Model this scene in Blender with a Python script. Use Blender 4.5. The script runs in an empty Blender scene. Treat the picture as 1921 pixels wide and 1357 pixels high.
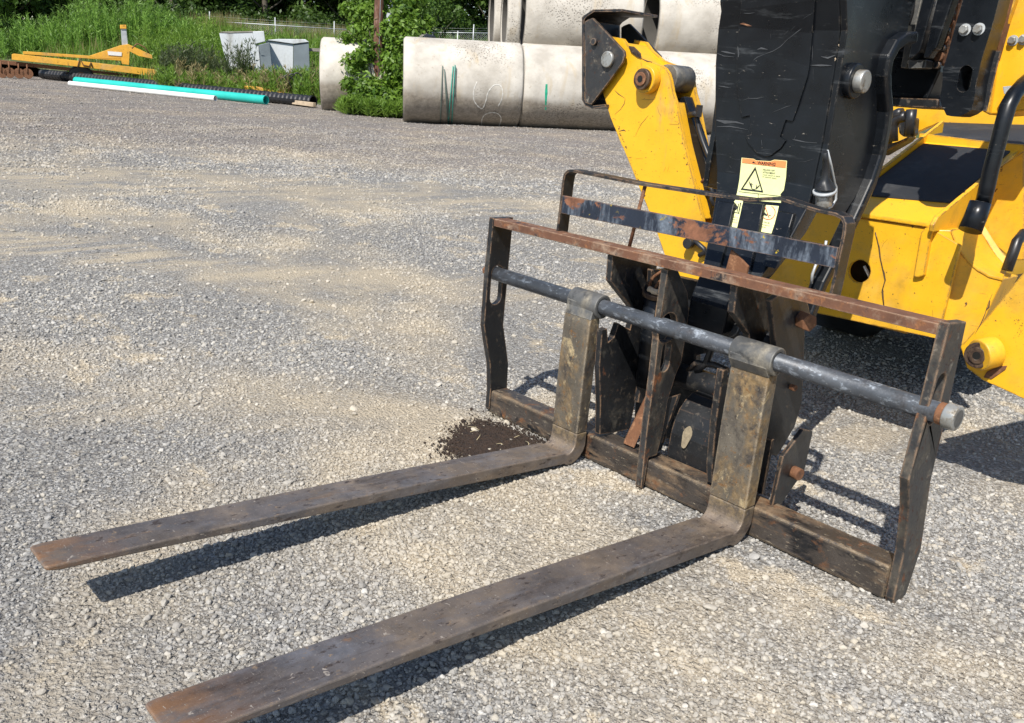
import bpy, bmesh, math, random
import numpy as np
from mathutils import Vector, Matrix, noise
from mathutils.geometry import tessellate_polygon
random.seed(7); rng = np.random.default_rng(7)
sc = bpy.context.scene
COL = sc.collection
R_ = math.radians

# ------------------------------------------------------------------ camera
CW = np.array([2.6523, -2.3992, 1.352])
RW = np.array([[0.6724411546405996, 0.7364290615067584, 0.07412915023044778],
               [-0.29084337446349867, 0.1708105808969072, 0.9413999559084035],
               [0.6806122428198735, -0.6545960455287914, 0.3290455775447633]])
FPX, DCY, CX, CY = 1655.67, 54.66, 960.5, 678.5
cam = bpy.data.cameras.new('camera'); camo = bpy.data.objects.new('camera', cam); COL.objects.link(camo)
m = Matrix.Identity(4)
for i in range(3):
    for j in range(3): m[j][i] = RW[i][j]
    m[i][3] = CW[i]
camo.matrix_world = m
cam.sensor_width = 36; cam.sensor_fit = 'HORIZONTAL'; cam.lens = 36*FPX/1921
cam.shift_y = DCY/1921; cam.clip_start = .05; cam.clip_end = 1500
sc.camera = camo

# ------------------------------------------------------------------ light
SUN = Vector((-0.2454, 0.6033, -0.7588)).normalized()      # the way the light travels
w = bpy.data.worlds.new('World'); sc.world = w; w.use_nodes = True
nt = w.node_tree; nt.nodes.clear()
sky = nt.nodes.new('ShaderNodeTexSky'); sky.sky_type = 'NISHITA'; sky.sun_disc = False
sky.sun_elevation = math.asin(-SUN.z); sky.sun_rotation = math.atan2(-SUN.x, -SUN.y)
sky.air_density = 1.0; sky.dust_density = .6; sky.ozone_density = 1.5
bg = nt.nodes.new('ShaderNodeBackground'); bg.inputs[1].default_value = .105
wo = nt.nodes.new('ShaderNodeOutputWorld')
nt.links.new(sky.outputs[0], bg.inputs[0]); nt.links.new(bg.outputs[0], wo.inputs[0])
sl = bpy.data.lights.new('sun', 'SUN'); sl.energy = 4.6; sl.angle = R_(.53); sl.color = (1, .95, .87)
so = bpy.data.objects.new('sun', sl); COL.objects.link(so)
so.rotation_euler = SUN.to_track_quat('-Z', 'Y').to_euler(); so.location = (5, -8, 12)
sc.view_settings.view_transform = 'Standard'; sc.view_settings.look = 'None'
sc.view_settings.exposure = .53; sc.view_settings.gamma = 1
try: sc.view_settings.use_curve_mapping = False
except Exception: pass
sc.cycles.max_bounces = 6; sc.cycles.transparent_max_bounces = 6

# ------------------------------------------------------------------ photograph -> place helpers
def ray(x, y):
    return RW.T @ np.array([(x-CX)/FPX, -(y-CY-DCY)/FPX, -1.])
def P(x, y, **k):
    (a, v), = k.items(); i = 'XYZ'.index(a); r = ray(x, y)
    return CW + r*(v-CW[i])/r[i]
def B(x, y, hd):
    r = ray(x, y); return CW + r*hd/math.hypot(r[0], r[1])
def z1(x, y): return (880+x/2.826, 380+y/2.826)
def z2(x, y): return (1100+x/2.714, 460+y/2.714)
def z3(x, y): return (1380+x/2.339, 560+y/2.339)
def z5(x, y): return (1320+x/3.992, y/3.992)
def z6(x, y): return (1600+x/3.99, y/3.99)
def z7(x, y): return (1480+x/3.156, 330+y/3.156)
def z8(x, y): return (1040+x/3.2017, 280+y/3.2017)
def zl(x, y): return (1060+x/3.991, y/3.991)       # left stabiliser crop
def zb(x, y): return (380+x/3.842, y/3.842)        # background crop
def za(x, y): return (x/3.842, y/3.842)

# ------------------------------------------------------------------ materials
def col(c): return (*c, 1) if len(c) == 3 else c
class NT:
    def __init__(s, name):
        s.m = bpy.data.materials.new(name); s.m.use_nodes = True; s.t = s.m.node_tree; s.t.nodes.clear()
        s.out = s.n('ShaderNodeOutputMaterial'); s.b = s.n('ShaderNodeBsdfPrincipled'); s.l(s.b.outputs[0], s.out.inputs[0])
        s.geo = s.n('ShaderNodeNewGeometry')
    def n(s, t, **k):
        o = s.t.nodes.new(t)
        for a, v in k.items(): setattr(o, a, v)
        return o
    def l(s, a, b): s.t.links.new(a, b)
    def pos(s, stretch=(1, 1, 1)):
        mp = s.n('ShaderNodeMapping'); s.l(s.geo.outputs['Position'], mp.inputs[0]); mp.inputs['Scale'].default_value = stretch
        return mp.outputs[0]
    def noise(s, scale, detail=5, rough=.6, stretch=(1, 1, 1), dist=0):
        o = s.n('ShaderNodeTexNoise'); s.l(s.pos(stretch), o.inputs['Vector'])
        o.inputs['Scale'].default_value = scale; o.inputs['Detail'].default_value = detail
        o.inputs['Roughness'].default_value = rough; o.inputs['Distortion'].default_value = dist
        return o.outputs['Fac']
    def vor(s, scale, feature='F1', stretch=(1, 1, 1), rnd=1):
        o = s.n('ShaderNodeTexVoronoi', feature=feature); s.l(s.pos(stretch), o.inputs['Vector'])
        o.inputs['Scale'].default_value = scale; o.inputs['Randomness'].default_value = rnd
        return o
    def ramp(s, fac, a, b, lo=0., hi=1.):
        o = s.n('ShaderNodeMapRange'); s.l(fac, o.inputs[0])
        o.inputs[1].default_value = a; o.inputs[2].default_value = b; o.inputs[3].default_value = lo; o.inputs[4].default_value = hi
        return o.outputs[0]
    def math(s, op, a, b=None):
        o = s.n('ShaderNodeMath', operation=op)
        for i, v in enumerate((a, b)):
            if v is None: continue
            if isinstance(v, (int, float)): o.inputs[i].default_value = v
            else: s.l(v, o.inputs[i])
        return o.outputs[0]
    def mix(s, fac, a, b, blend='MIX'):
        o = s.n('ShaderNodeMix', data_type='RGBA', blend_type=blend)
        for i, v in ((0, fac), (6, a), (7, b)):
            if isinstance(v, (int, float)): o.inputs[i].default_value = v
            elif isinstance(v, tuple): o.inputs[i].default_value = col(v)
            else: s.l(v, o.inputs[i])
        return o.outputs[2]
    def bump(s, h, strength=.3, dist=.002, prev=None):
        o = s.n('ShaderNodeBump'); s.l(h, o.inputs['Height']); o.inputs['Strength'].default_value = strength; o.inputs['Distance'].default_value = dist
        if prev is not None: s.l(prev, o.inputs['Normal'])
        return o.outputs[0]
    def fin(s, color=None, rough=.6, metal=0., normal=None, spec=.5):
        b = s.b
        for k, v in (('Base Color', color), ('Roughness', rough), ('Metallic', metal), ('Normal', normal), ('Specular IOR Level', spec)):
            if v is None: continue
            if isinstance(v, (int, float)): b.inputs[k].default_value = v
            elif isinstance(v, tuple): b.inputs[k].default_value = col(v)
            else: s.l(v, b.inputs[k])
        return s.m

def plain(name, c, rough=.6, metal=0., var=.25, sc_=20, bump=.1, spec=.5):
    s = NT(name); f = s.noise(sc_, 6)
    d = tuple(x*(1-var) for x in c); e = tuple(min(1, x*(1+var)) for x in c)
    return s.fin(s.mix(s.ramp(f, .3, .7), d, e), s.ramp(f, .3, .7, rough-.08, rough+.08), metal, s.bump(f, bump, .002), spec)

def worn(name, base, layers, rough=.5, metal=0., var=.3, bump=.25, edge=None, spec=.5, scratch=None, bs=60, tip=None):
    """painted or bare metal; layers = (colour, noise scale, low, high, stretch, roughness)"""
    s = NT(name)
    f0 = s.noise(9, 7, .65); c = s.mix(s.ramp(f0, .3, .7), tuple(x*(1-var) for x in base), tuple(x*(1+var) for x in base))
    r = s.ramp(f0, .3, .7, rough-.08, rough+.1)
    hs = s.noise(bs, 6, .7)
    for (lc, scl, lo, hi, st, lr) in layers:
        f = s.noise(scl, 8, .68, st, .3); k = s.ramp(f, lo, hi)
        f2 = s.noise(scl*5.3, 4, .6)
        lcv = s.mix(s.ramp(f2, .3, .7), tuple(x*.55 for x in lc), tuple(min(1, x*1.35) for x in lc))
        c = s.mix(k, c, lcv)
        o = s.n('ShaderNodeMix', data_type='FLOAT'); s.l(k, o.inputs[0]); s.l(r, o.inputs[2]); o.inputs[3].default_value = lr; r = o.outputs[0]
    if tip:
        sx = s.n('ShaderNodeSeparateXYZ'); s.l(s.geo.outputs['Position'], sx.inputs[0]); hz = s.math('ADD', sx.outputs[2], s.math('MULTIPLY', s.noise(22, 6, .7), .10)); hk = s.math('MULTIPLY', s.ramp(hz, .105, .175), s.ramp(sx.outputs[1], -.40, -.15)); c = s.mix(hk, c, s.mix(s.ramp(s.noise(38, 6, .75), .42, .58), (.085, .07, .055), (.26, .19, .105))); k = s.math('MULTIPLY', s.ramp(sx.outputs[1], -1.70, -1.93), s.ramp(s.noise(12, 6, .7, (1, .4, 1)), .42, .56)); c = s.mix(k, c, tip)
    if scratch:
        (scol, amt) = scratch
        for st in ((2, 2, 30), (30, 3, 4), (4, 40, 14)):
            f = s.noise(14, 3, .55, st, 1.5); k = s.ramp(f, amt, amt+.02); c = s.mix(k, c, scol)
    if edge:
        bv = s.n('ShaderNodeBevel', samples=4); bv.inputs['Radius'].default_value = edge[1]
        d = s.n('ShaderNodeVectorMath', operation='DOT_PRODUCT'); s.l(bv.outputs[0], d.inputs[0]); s.l(s.geo.outputs['Normal'], d.inputs[1])
        e = s.ramp(d.outputs['Value'], .995, .93)
        e = s.math('MULTIPLY', e, s.ramp(s.noise(26, 6, .75), *(edge[2:] or (.40, .52))))
        c = s.mix(e, c, edge[0])
    return s.fin(c, r, metal, s.bump(hs, bump, .003), spec)

M = {}
DUST = (.30, .25, .18); RUST = (.17, .065, .025); RUSTD = (.07, .03, .018)
one = (1, 1, 1)
M['yellow'] = worn('yellow_paint', (.76, .405, .014), [((.50, .29, .05), 3, .50, .72, one, .55), ((.42, .27, .09), 5, .60, .74, (1, 1, .35), .7), ((.10, .05, .02), 38, .665, .685, (1, 1, 1), .8), ((.10, .06, .03), 70, .69, .71, (1, 1, .4), .8)], .42, var=.06, bump=.03, edge=((.14, .07, .03), .009), scratch=((.12, .07, .03), .700), bs=12)
M['black'] = worn('black_paint', (.006, .0075, .010), [((.016, .018, .021), 4, .55, .85, one, .4), ((.070, .075, .080), 7, .58, .74, (.6, .6, 5), .5), ((.20, .18, .15), 30, .66, .70, (1, 1, 3), .7)], .30, var=.3, bump=.05, spec=.35, edge=((.14, .12, .10), .003, .54, .60), scratch=((.10, .10, .10), .76), bs=20)
M['blackdirty'] = worn('dirty_black_paint', (.013, .014, .016), [((.13, .115, .09), 8, .55, .80, one, .85), ((.10, .08, .06), 34, .58, .70, one, .8), (RUST, 15, .64, .70, one, .85), ((.22, .20, .16), 90, .66, .74, one, .9)], .42, bump=.3, edge=((.24, .15, .09), .008, .44, .54))
M['frame'] = worn('worn_frame_steel', (.030, .030, .031), [((.10, .085, .065), 10, .48, .66, (1, 1, .6), .8), ((.22, .19, .15), 26, .60, .70, one, .85), (RUST, 13, .61, .67, (1, 1, .6), .85), (RUSTD, 45, .58, .66, one, .85), ((.27, .25, .21), 120, .66, .72, one, .9)], .45, metal=.15, bump=.6, edge=((.28, .18, .11), .009))
M['beam'] = worn('beam_steel', (.060, .050, .043), [((.17, .115, .070), 7, .50, .62, (.5, 1, 1.8), .8), ((.014, .014, .016), 11, .53, .62, (.5, 1, 1.6), .45), ((.30, .25, .18), 60, .60, .68, (.5, 1, 1.6), .9), ((.16, .07, .028), 14, .56, .68, one, .85), ((.25, .21, .15), 23, .60, .72, one, .85), ((.012, .012, .014), 16, .60, .68, one, .5)], .45, metal=.2, bump=.8, edge=((.30, .22, .13), .010, .42, .50))
M['rustbar'] = worn('rusty_bar', (.13, .058, .032), [((.28, .20, .14), 14, .50, .66, one, .85), ((.015, .015, .018), 12, .58, .64, one, .5), ((.24, .10, .04), 30, .54, .66, one, .85)], .8, bump=.6, edge=((.30, .2, .13), .005))
M['guardbar'] = worn('scraped_navy_bar', (.014, .020, .034), [((.12, .145, .18), 14, .50, .62, (1, 1, .25), .5), ((.20, .085, .045), 6, .56, .60, (1, 1, 1.5), .85), ((.45, .33, .02), 22, .655, .68, one, .6), ((.22, .24, .26), 30, .66, .72, (1, 1, .4), .6)], .42, bump=.4, edge=((.2, .13, .09), .005))
M['blade'] = worn('fork_blade_steel', (.125, .108, .101), [((.21, .160, .115), 2.6, .46, .66, one, .6), ((.15, .15, .165), 5, .52, .72, (1, .3, 1), .42), ((.075, .058, .050), 9, .54, .66, (1, .2, 1), .5), ((.20, .13, .08), 14, .60, .72, (1, .15, 1), .7), ((.20, .11, .055), 8, .66, .74, one, .8), ((.060, .045, .040), 60, .58, .64, (1, .4, 1), .6), ((.22, .16, .11), 75, .60, .66, (1, .5, 1), .8), ((.42, .39, .35), 130, .65, .69, one, .8)], .48, metal=.35, bump=.45, tip=(.24, .125, .06), scratch=((.36, .31, .26), .685), edge=((.24, .19, .15), .005))
M['shank'] = worn('fork_shank_steel', (.125, .108, .085), [((.23, .155, .075), 9, .46, .60, (1, 1, .6), .7), ((.07, .06, .052), 13, .50, .62, (1, 1, .7), .5), ((.42, .33, .19), 16, .57, .66, (1, 1, .7), .8), ((.20, .105, .04), 44, .58, .66, one, .8), ((.48, .42, .32), 110, .62, .70, one, .85), ((.05, .04, .035), 75, .60, .68, one, .6)], .48, metal=.25, bump=.8, edge=((.36, .30, .22), .006))
M['heelgrey'] = worn('dusty_grey_steel', (.10, .10, .098), [((.24, .215, .17), 10, .48, .68, one, .8), ((.045, .045, .047), 15, .56, .68, one, .5)], .5, metal=.3, bump=.4, edge=((.3, .28, .24), .006))
M['shaft'] = worn('shaft_steel', (.075, .083, .096), [((.26, .29, .33), 26, .54, .64, (1, 2, 2), .5), ((.07, .07, .075), 24, .52, .66, one, .45), ((.40, .41, .42), 130, .64, .70, one, .6)], .46, metal=.3, bump=.35)
M['zinc'] = worn('zinc_plated_steel', (.38, .38, .36), [((.20, .17, .13), 30, .48, .62, one, .7)], .4, metal=.6, bump=.2)
M['bronzepin'] = worn('oily_rusty_pin', (.13, .085, .055), [((.05, .03, .025), 40, .45, .6, one, .5), ((.30, .24, .2), 60, .6, .7, one, .5)], .4, metal=.5, bump=.4)
M['rust'] = worn('rusty_steel', (.15, .065, .03), [((.28, .14, .07), 30, .5, .65, one, .85), ((.05, .03, .02), 20, .55, .68, one, .85)], .85, bump=.6)
M['mat'] = worn('anti_slip_mat', (.016, .018, .022), [((.06, .06, .06), 5, .5, .8, one, .9)], .75, bump=.6, bs=900)
M['hole'] = plain('hole_shade_black', (.008, .007, .006), .5)  # near-black for discs and backings, paints the shade inside holes
M['rubber'] = plain('black_rubber', (.015, .016, .018), .45, var=.3, sc_=30)
M['hose'] = plain('black_hose', (.018, .018, .02), .4)
M['sticker'] = plain('pale_yellow_sticker', (.72, .74, .36), .5, var=.05, sc_=30, bump=.02)
M['orange'] = plain('orange_print', (.80, .26, .08), .5, var=.05, sc_=30, bump=.02)
M['ink'] = plain('black_print', (.015, .015, .015), .5, bump=0)
M['redink'] = plain('red_print', (.45, .06, .03), .5, bump=0)
M['soil'] = plain('dark_wet_soil', (.024, .013, .007), .8, var=.6, sc_=60, bump=.6)
M['straw'] = plain('dry_straw', (.5, .42, .25), .8, sc_=80)
M['teal'] = plain('teal_pvc', (.02, .42, .36), .45, var=.12, sc_=1.2, bump=.02)
M['whitepvc'] = plain('white_pvc', (.72, .72, .70), .45, var=.06, sc_=2, bump=.02)
M['corr'] = plain('black_corrugated_plastic', (.014, .014, .016), .45, sc_=4)
M['lumber'] = plain('pale_lumber', (.46, .36, .25), .8, sc_=5)
M['oldyellow'] = worn('faded_yellow_paint', (.70, .36, .035), [((.5, .3, .1), .8, .5, .7, one, .7), ((.12, .06, .03), 3, .60, .68, one, .85)], .6, var=.12, bump=.05)
M['galv'] = plain('galvanised_steel', (.42, .44, .45), .5, .3, sc_=3)
M['boxpaint'] = worn('pale_blue_concrete', (.55, .58, .60), [((.36, .36, .34), 1.3, .5, .7, (1, 1, .25), .9), ((.22, .21, .19), 3, .62, .72, (1, 1, .2), .9)], .85, var=.08, bump=.1)
M['boxshade'] = plain('shaded_vault_grey', (.15, .18, .20), .7, sc_=1)  # shade of the vaults' right faces put into a darker grey
M['reed'] = plain('seed_head', (.35, .22, .14), .9, sc_=2)

def wood_pole():
    s = NT('weathered_pole_wood'); f = s.noise(6, 7, .65, (9, 9, .7), .4); k = s.noise(3, 5, .6, (3, 3, 1))
    c = s.mix(s.ramp(f, .35, .62), (.035, .018, .013), (.19, .085, .05)); c = s.mix(s.ramp(k, .55, .7), c, (.24, .15, .11))
    return s.fin(c, .85, 0, s.bump(f, .6, .02))
M['pole'] = wood_pole()

def concrete():
    s = NT('weathered_pipe_concrete')
    f = s.noise(1.1, 7, .6, (1, 1, 1.2)); g = s.noise(9, 6, .7); st = s.noise(2.2, 5, .6, (1, 1, .22), .3)
    c = s.mix(s.ramp(f, .35, .68), (.35, .32, .275), (.56, .525, .465))
    c = s.mix(s.ramp(st, .56, .72), c, (.42, .35, .25)); c = s.mix(s.ramp(g, .6, .72), c, (.34, .29, .23))
    # damp dirt line left by standing water and mud up the flank of the lowest pipes (a real stain, height from the ground)
    sx = s.n('ShaderNodeSeparateXYZ'); s.l(s.geo.outputs['Position'], sx.inputs[0])
    z = s.math('ADD', sx.outputs[2], s.math('MULTIPLY', s.noise(.9, 4), .35))
    dd = s.mix(s.ramp(g, .35, .65), (.17, .14, .105), (.32, .275, .22)); c = s.mix(s.math('MULTIPLY', s.ramp(z, 1.15, .95), .85), c, dd)
    v = s.vor(17); pit = s.ramp(v.outputs['Distance'], .18, .42); pm = s.math('MULTIPLY', s.ramp(s.noise(.40, 4), .52, .62), .7)
    k = s.math('MULTIPLY', s.math('SUBTRACT', 1., pit), pm)
    c = s.mix(k, c, (.13, .11, .09))
    h = s.math('SUBTRACT', s.math('MULTIPLY', g, .5), k)
    return s.fin(c, .9, 0, s.bump(h, .7, .02))
M['concrete'] = concrete()
M['darkrim'] = plain('dirty_pipe_rim', (.24, .22, .19), .9, sc_=4, bump=.3)

TRACK = 2.3916; TRACKS = ((6.7, 1.5, .95), (2.55, .55, 1.0), (-.05, .30, .6), (10.6, 1.0, .6), (14.5, .7, .5))
# gravel: the same patchwork colours the sheet and the loose stones
def patch(s):
    a = s.ramp(s.noise(.42, 4, .55, (1.0, 1.5, 1)), .47, .60)           # tan fines
    b = s.ramp(s.noise(1.9, 5, .65, (1, 1.4, 1)), .56, .64)
    t = s.math('MULTIPLY', a, s.ramp(s.noise(1.3, 4), .30, .58)); t = s.math('MAXIMUM', t, s.math('MULTIPLY', b, .95))
    # strips of fines ground out by wheels, running across the yard
    dt = s.n('ShaderNodeVectorMath', operation='DOT_PRODUCT'); s.l(s.geo.outputs['Position'], dt.inputs[0]); dt.inputs[1].default_value = (math.cos(TRACK), math.sin(TRACK), 0)
    dd = s.math('ADD', dt.outputs['Value'], s.math('MULTIPLY', s.math('SUBTRACT', s.noise(.35, 5, .6), .5), 2.6))
    rm = s.n('ShaderNodeMapping'); s.l(s.geo.outputs['Position'], rm.inputs[0]); rm.inputs['Rotation'].default_value = (0, 0, -TRACK); rm.inputs['Scale'].default_value = (3.2, .55, 1)
    rn = s.n('ShaderNodeTexNoise'); s.l(rm.outputs[0], rn.inputs['Vector']); rn.inputs['Scale'].default_value = 1.1; rn.inputs['Detail'].default_value = 8; rn.inputs['Roughness'].default_value = .72
    ragged = s.ramp(rn.outputs['Fac'], .42, .56)
    for d0, w_, k_ in TRACKS:
        bnd = s.ramp(s.math('ABSOLUTE', s.math('SUBTRACT', dd, d0)), w_, w_*.35); t = s.math('MAXIMUM', t, s.math('MULTIPLY', s.math('MULTIPLY', bnd, ragged), k_))
    dk = s.ramp(s.noise(.22, 4, .6, (1.2, .6, 1)), .46, .64)
    return t, dk
def gravel_sheet():
    s = NT('packed_gravel')
    t, dk = patch(s)
    v1 = s.vor(75, stretch=(1, 1, .6)); v2 = s.vor(190, stretch=(1, 1, .6))
    hsv = s.n('ShaderNodeSeparateColor'); s.l(v1.outputs['Color'], hsv.inputs[0])
    hs2 = s.n('ShaderNodeSeparateColor'); s.l(v2.outputs['Color'], hs2.inputs[0])
    c1 = s.mix(s.ramp(hsv.outputs[0], .0, 1), (.13, .13, .13), (.50, .488, .46))
    c2 = s.mix(s.ramp(hs2.outputs[0], .0, 1), (.16, .155, .148), (.42, .40, .36))
    c = s.mix(s.ramp(hsv.outputs[1], .5, .55), c1, c2)
    gap = s.ramp(v1.outputs['Distance'], .35, .75)
    c = s.mix(s.math('MULTIPLY', gap, .6), c, (.12, .105, .09))
    fine = s.noise(160, 5, .75)
    tan = s.mix(s.ramp(fine, .3, .7), (.36, .295, .205), (.58, .495, .365))
    c = s.mix(s.math('MULTIPLY', t, .88), c, tan)
    # far from the wheels the gravel is darker, browner stone
    sx = s.n('ShaderNodeSeparateXYZ'); s.l(s.geo.outputs['Position'], sx.inputs[0])
    fy = s.math('SUBTRACT', s.math('MULTIPLY', sx.outputs[1], .55), s.math('MULTIPLY', sx.outputs[0], .83))
    far = s.ramp(s.math('ADD', fy, s.math('MULTIPLY', s.noise(.25, 4), 5)), 11, 15)
    c = s.mix(s.math('MULTIPLY', far, .7), c, s.mix(s.ramp(s.noise(11, 5, .85), .38, .62), (.085, .070, .062), (.31, .265, .235)))
    c = s.mix(s.math('MULTIPLY', dk, .22), c, (.15, .145, .14))
    h = s.math('SUBTRACT', s.math('MULTIPLY', hsv.outputs[2], .4), v1.outputs['Distance'])
    h2 = s.math('MULTIPLY', v2.outputs['Distance'], -1.)
    nb = s.bump(h, .75, .011); nb = s.bump(h2, .6, .005, nb); nb = s.bump(fine, .4, .003, nb)
    nb = s.bump(s.noise(7, 6, .75), .6, .05, nb)
    return s.fin(c, .92, 0, nb, .25)
M['gravel'] = gravel_sheet()
def stone_mat():
    s = NT('loose_stone'); t, dk = patch(s)
    at = s.n('ShaderNodeAttribute', attribute_type='INSTANCER', attribute_name='tint')
    f = at.outputs['Fac']
    r = s.n('ShaderNodeValToRGB'); s.l(f, r.inputs[0])
    e = r.color_ramp.elements; e[0].position = 0; e[0].color = (.12, .12, .122, 1); e[1].position = 1; e[1].color = (.54, .53, .50, 1)
    for p_, c_ in ((.25, (.22, .22, .22, 1)), (.5, (.33, .325, .315, 1)), (.68, (.38, .345, .285, 1)), (.84, (.45, .44, .42, 1))):
        x = e.new(p_); x.color = c_
    g = s.noise(120, 4, .7); c = s.mix(s.ramp(g, .3, .7, .0, .35), r.outputs[0], (.42, .38, .31))
    c = s.mix(s.math('MULTIPLY', t, .60), c, (.54, .46, .335))
    sx = s.n('ShaderNodeSeparateXYZ'); s.l(s.geo.outputs['Position'], sx.inputs[0])
    fy = s.math('SUBTRACT', s.math('MULTIPLY', sx.outputs[1], .55), s.math('MULTIPLY', sx.outputs[0], .83))
    c = s.mix(s.math('MULTIPLY', s.ramp(s.math('ADD', fy, s.math('MULTIPLY', s.noise(.25, 4), 5)), 11, 15), .42), c, (.17, .14, .12))
    c = s.mix(s.math('MULTIPLY', dk, .22), c, (.17, .165, .16))
    return s.fin(c, .85, 0, s.bump(g, .3, .003), .3)
M['stone'] = stone_mat()
M['verge'] = worn('weedy_soil', (.05, .075, .02), [((.16, .13, .08), 1.2, .5, .7, one, .9), ((.03, .05, .012), 6, .5, .7, one, .9)], .9, bump=.4)

def leaf(name, a, b, trans=.35):
    s = NT(name); g = s.geo
    c = s.mix(g.outputs['Random Per Island'], a, b)
    c = s.mix(s.ramp(s.noise(.9, 3), .35, .7, 0, .4), c, tuple(min(1, x*1.5) for x in b))
    s.fin(c, .5, 0, None, .4)
    tr = s.n('ShaderNodeBsdfTranslucent'); s.l(s.mix(.5, c, tuple(min(1, x*2.2) for x in b)), tr.inputs[0])
    mx = s.n('ShaderNodeMixShader'); mx.inputs[0].default_value = trans
    s.l(s.b.outputs[0], mx.inputs[1]); s.l(tr.outputs[0], mx.inputs[2]); s.l(mx.outputs[0], s.out.inputs[0])
    return s.m
M['leafdark'] = leaf('dark_forest_leaf', (.020, .045, .010), (.055, .10, .018))
M['leafmid'] = leaf('forest_leaf', (.030, .065, .012), (.085, .15, .025))
M['leafbright'] = leaf('bright_shrub_leaf', (.028, .075, .010), (.15, .25, .03))
M['grass'] = leaf('tall_grass_blade', (.06, .13, .015), (.17, .27, .04))
M['grassdry'] = leaf('seeding_grass_blade', (.16, .15, .06), (.26, .21, .10))
M['reedleaf'] = leaf('feathery_reed_leaf', (.05, .12, .018), (.20, .34, .06))
M['weeddark'] = leaf('dusky_weed_leaf', (.03, .05, .02), (.08, .10, .04))
M['bark'] = plain('forest_bark', (.10, .085, .065), .9, sc_=3, bump=.5)

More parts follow.
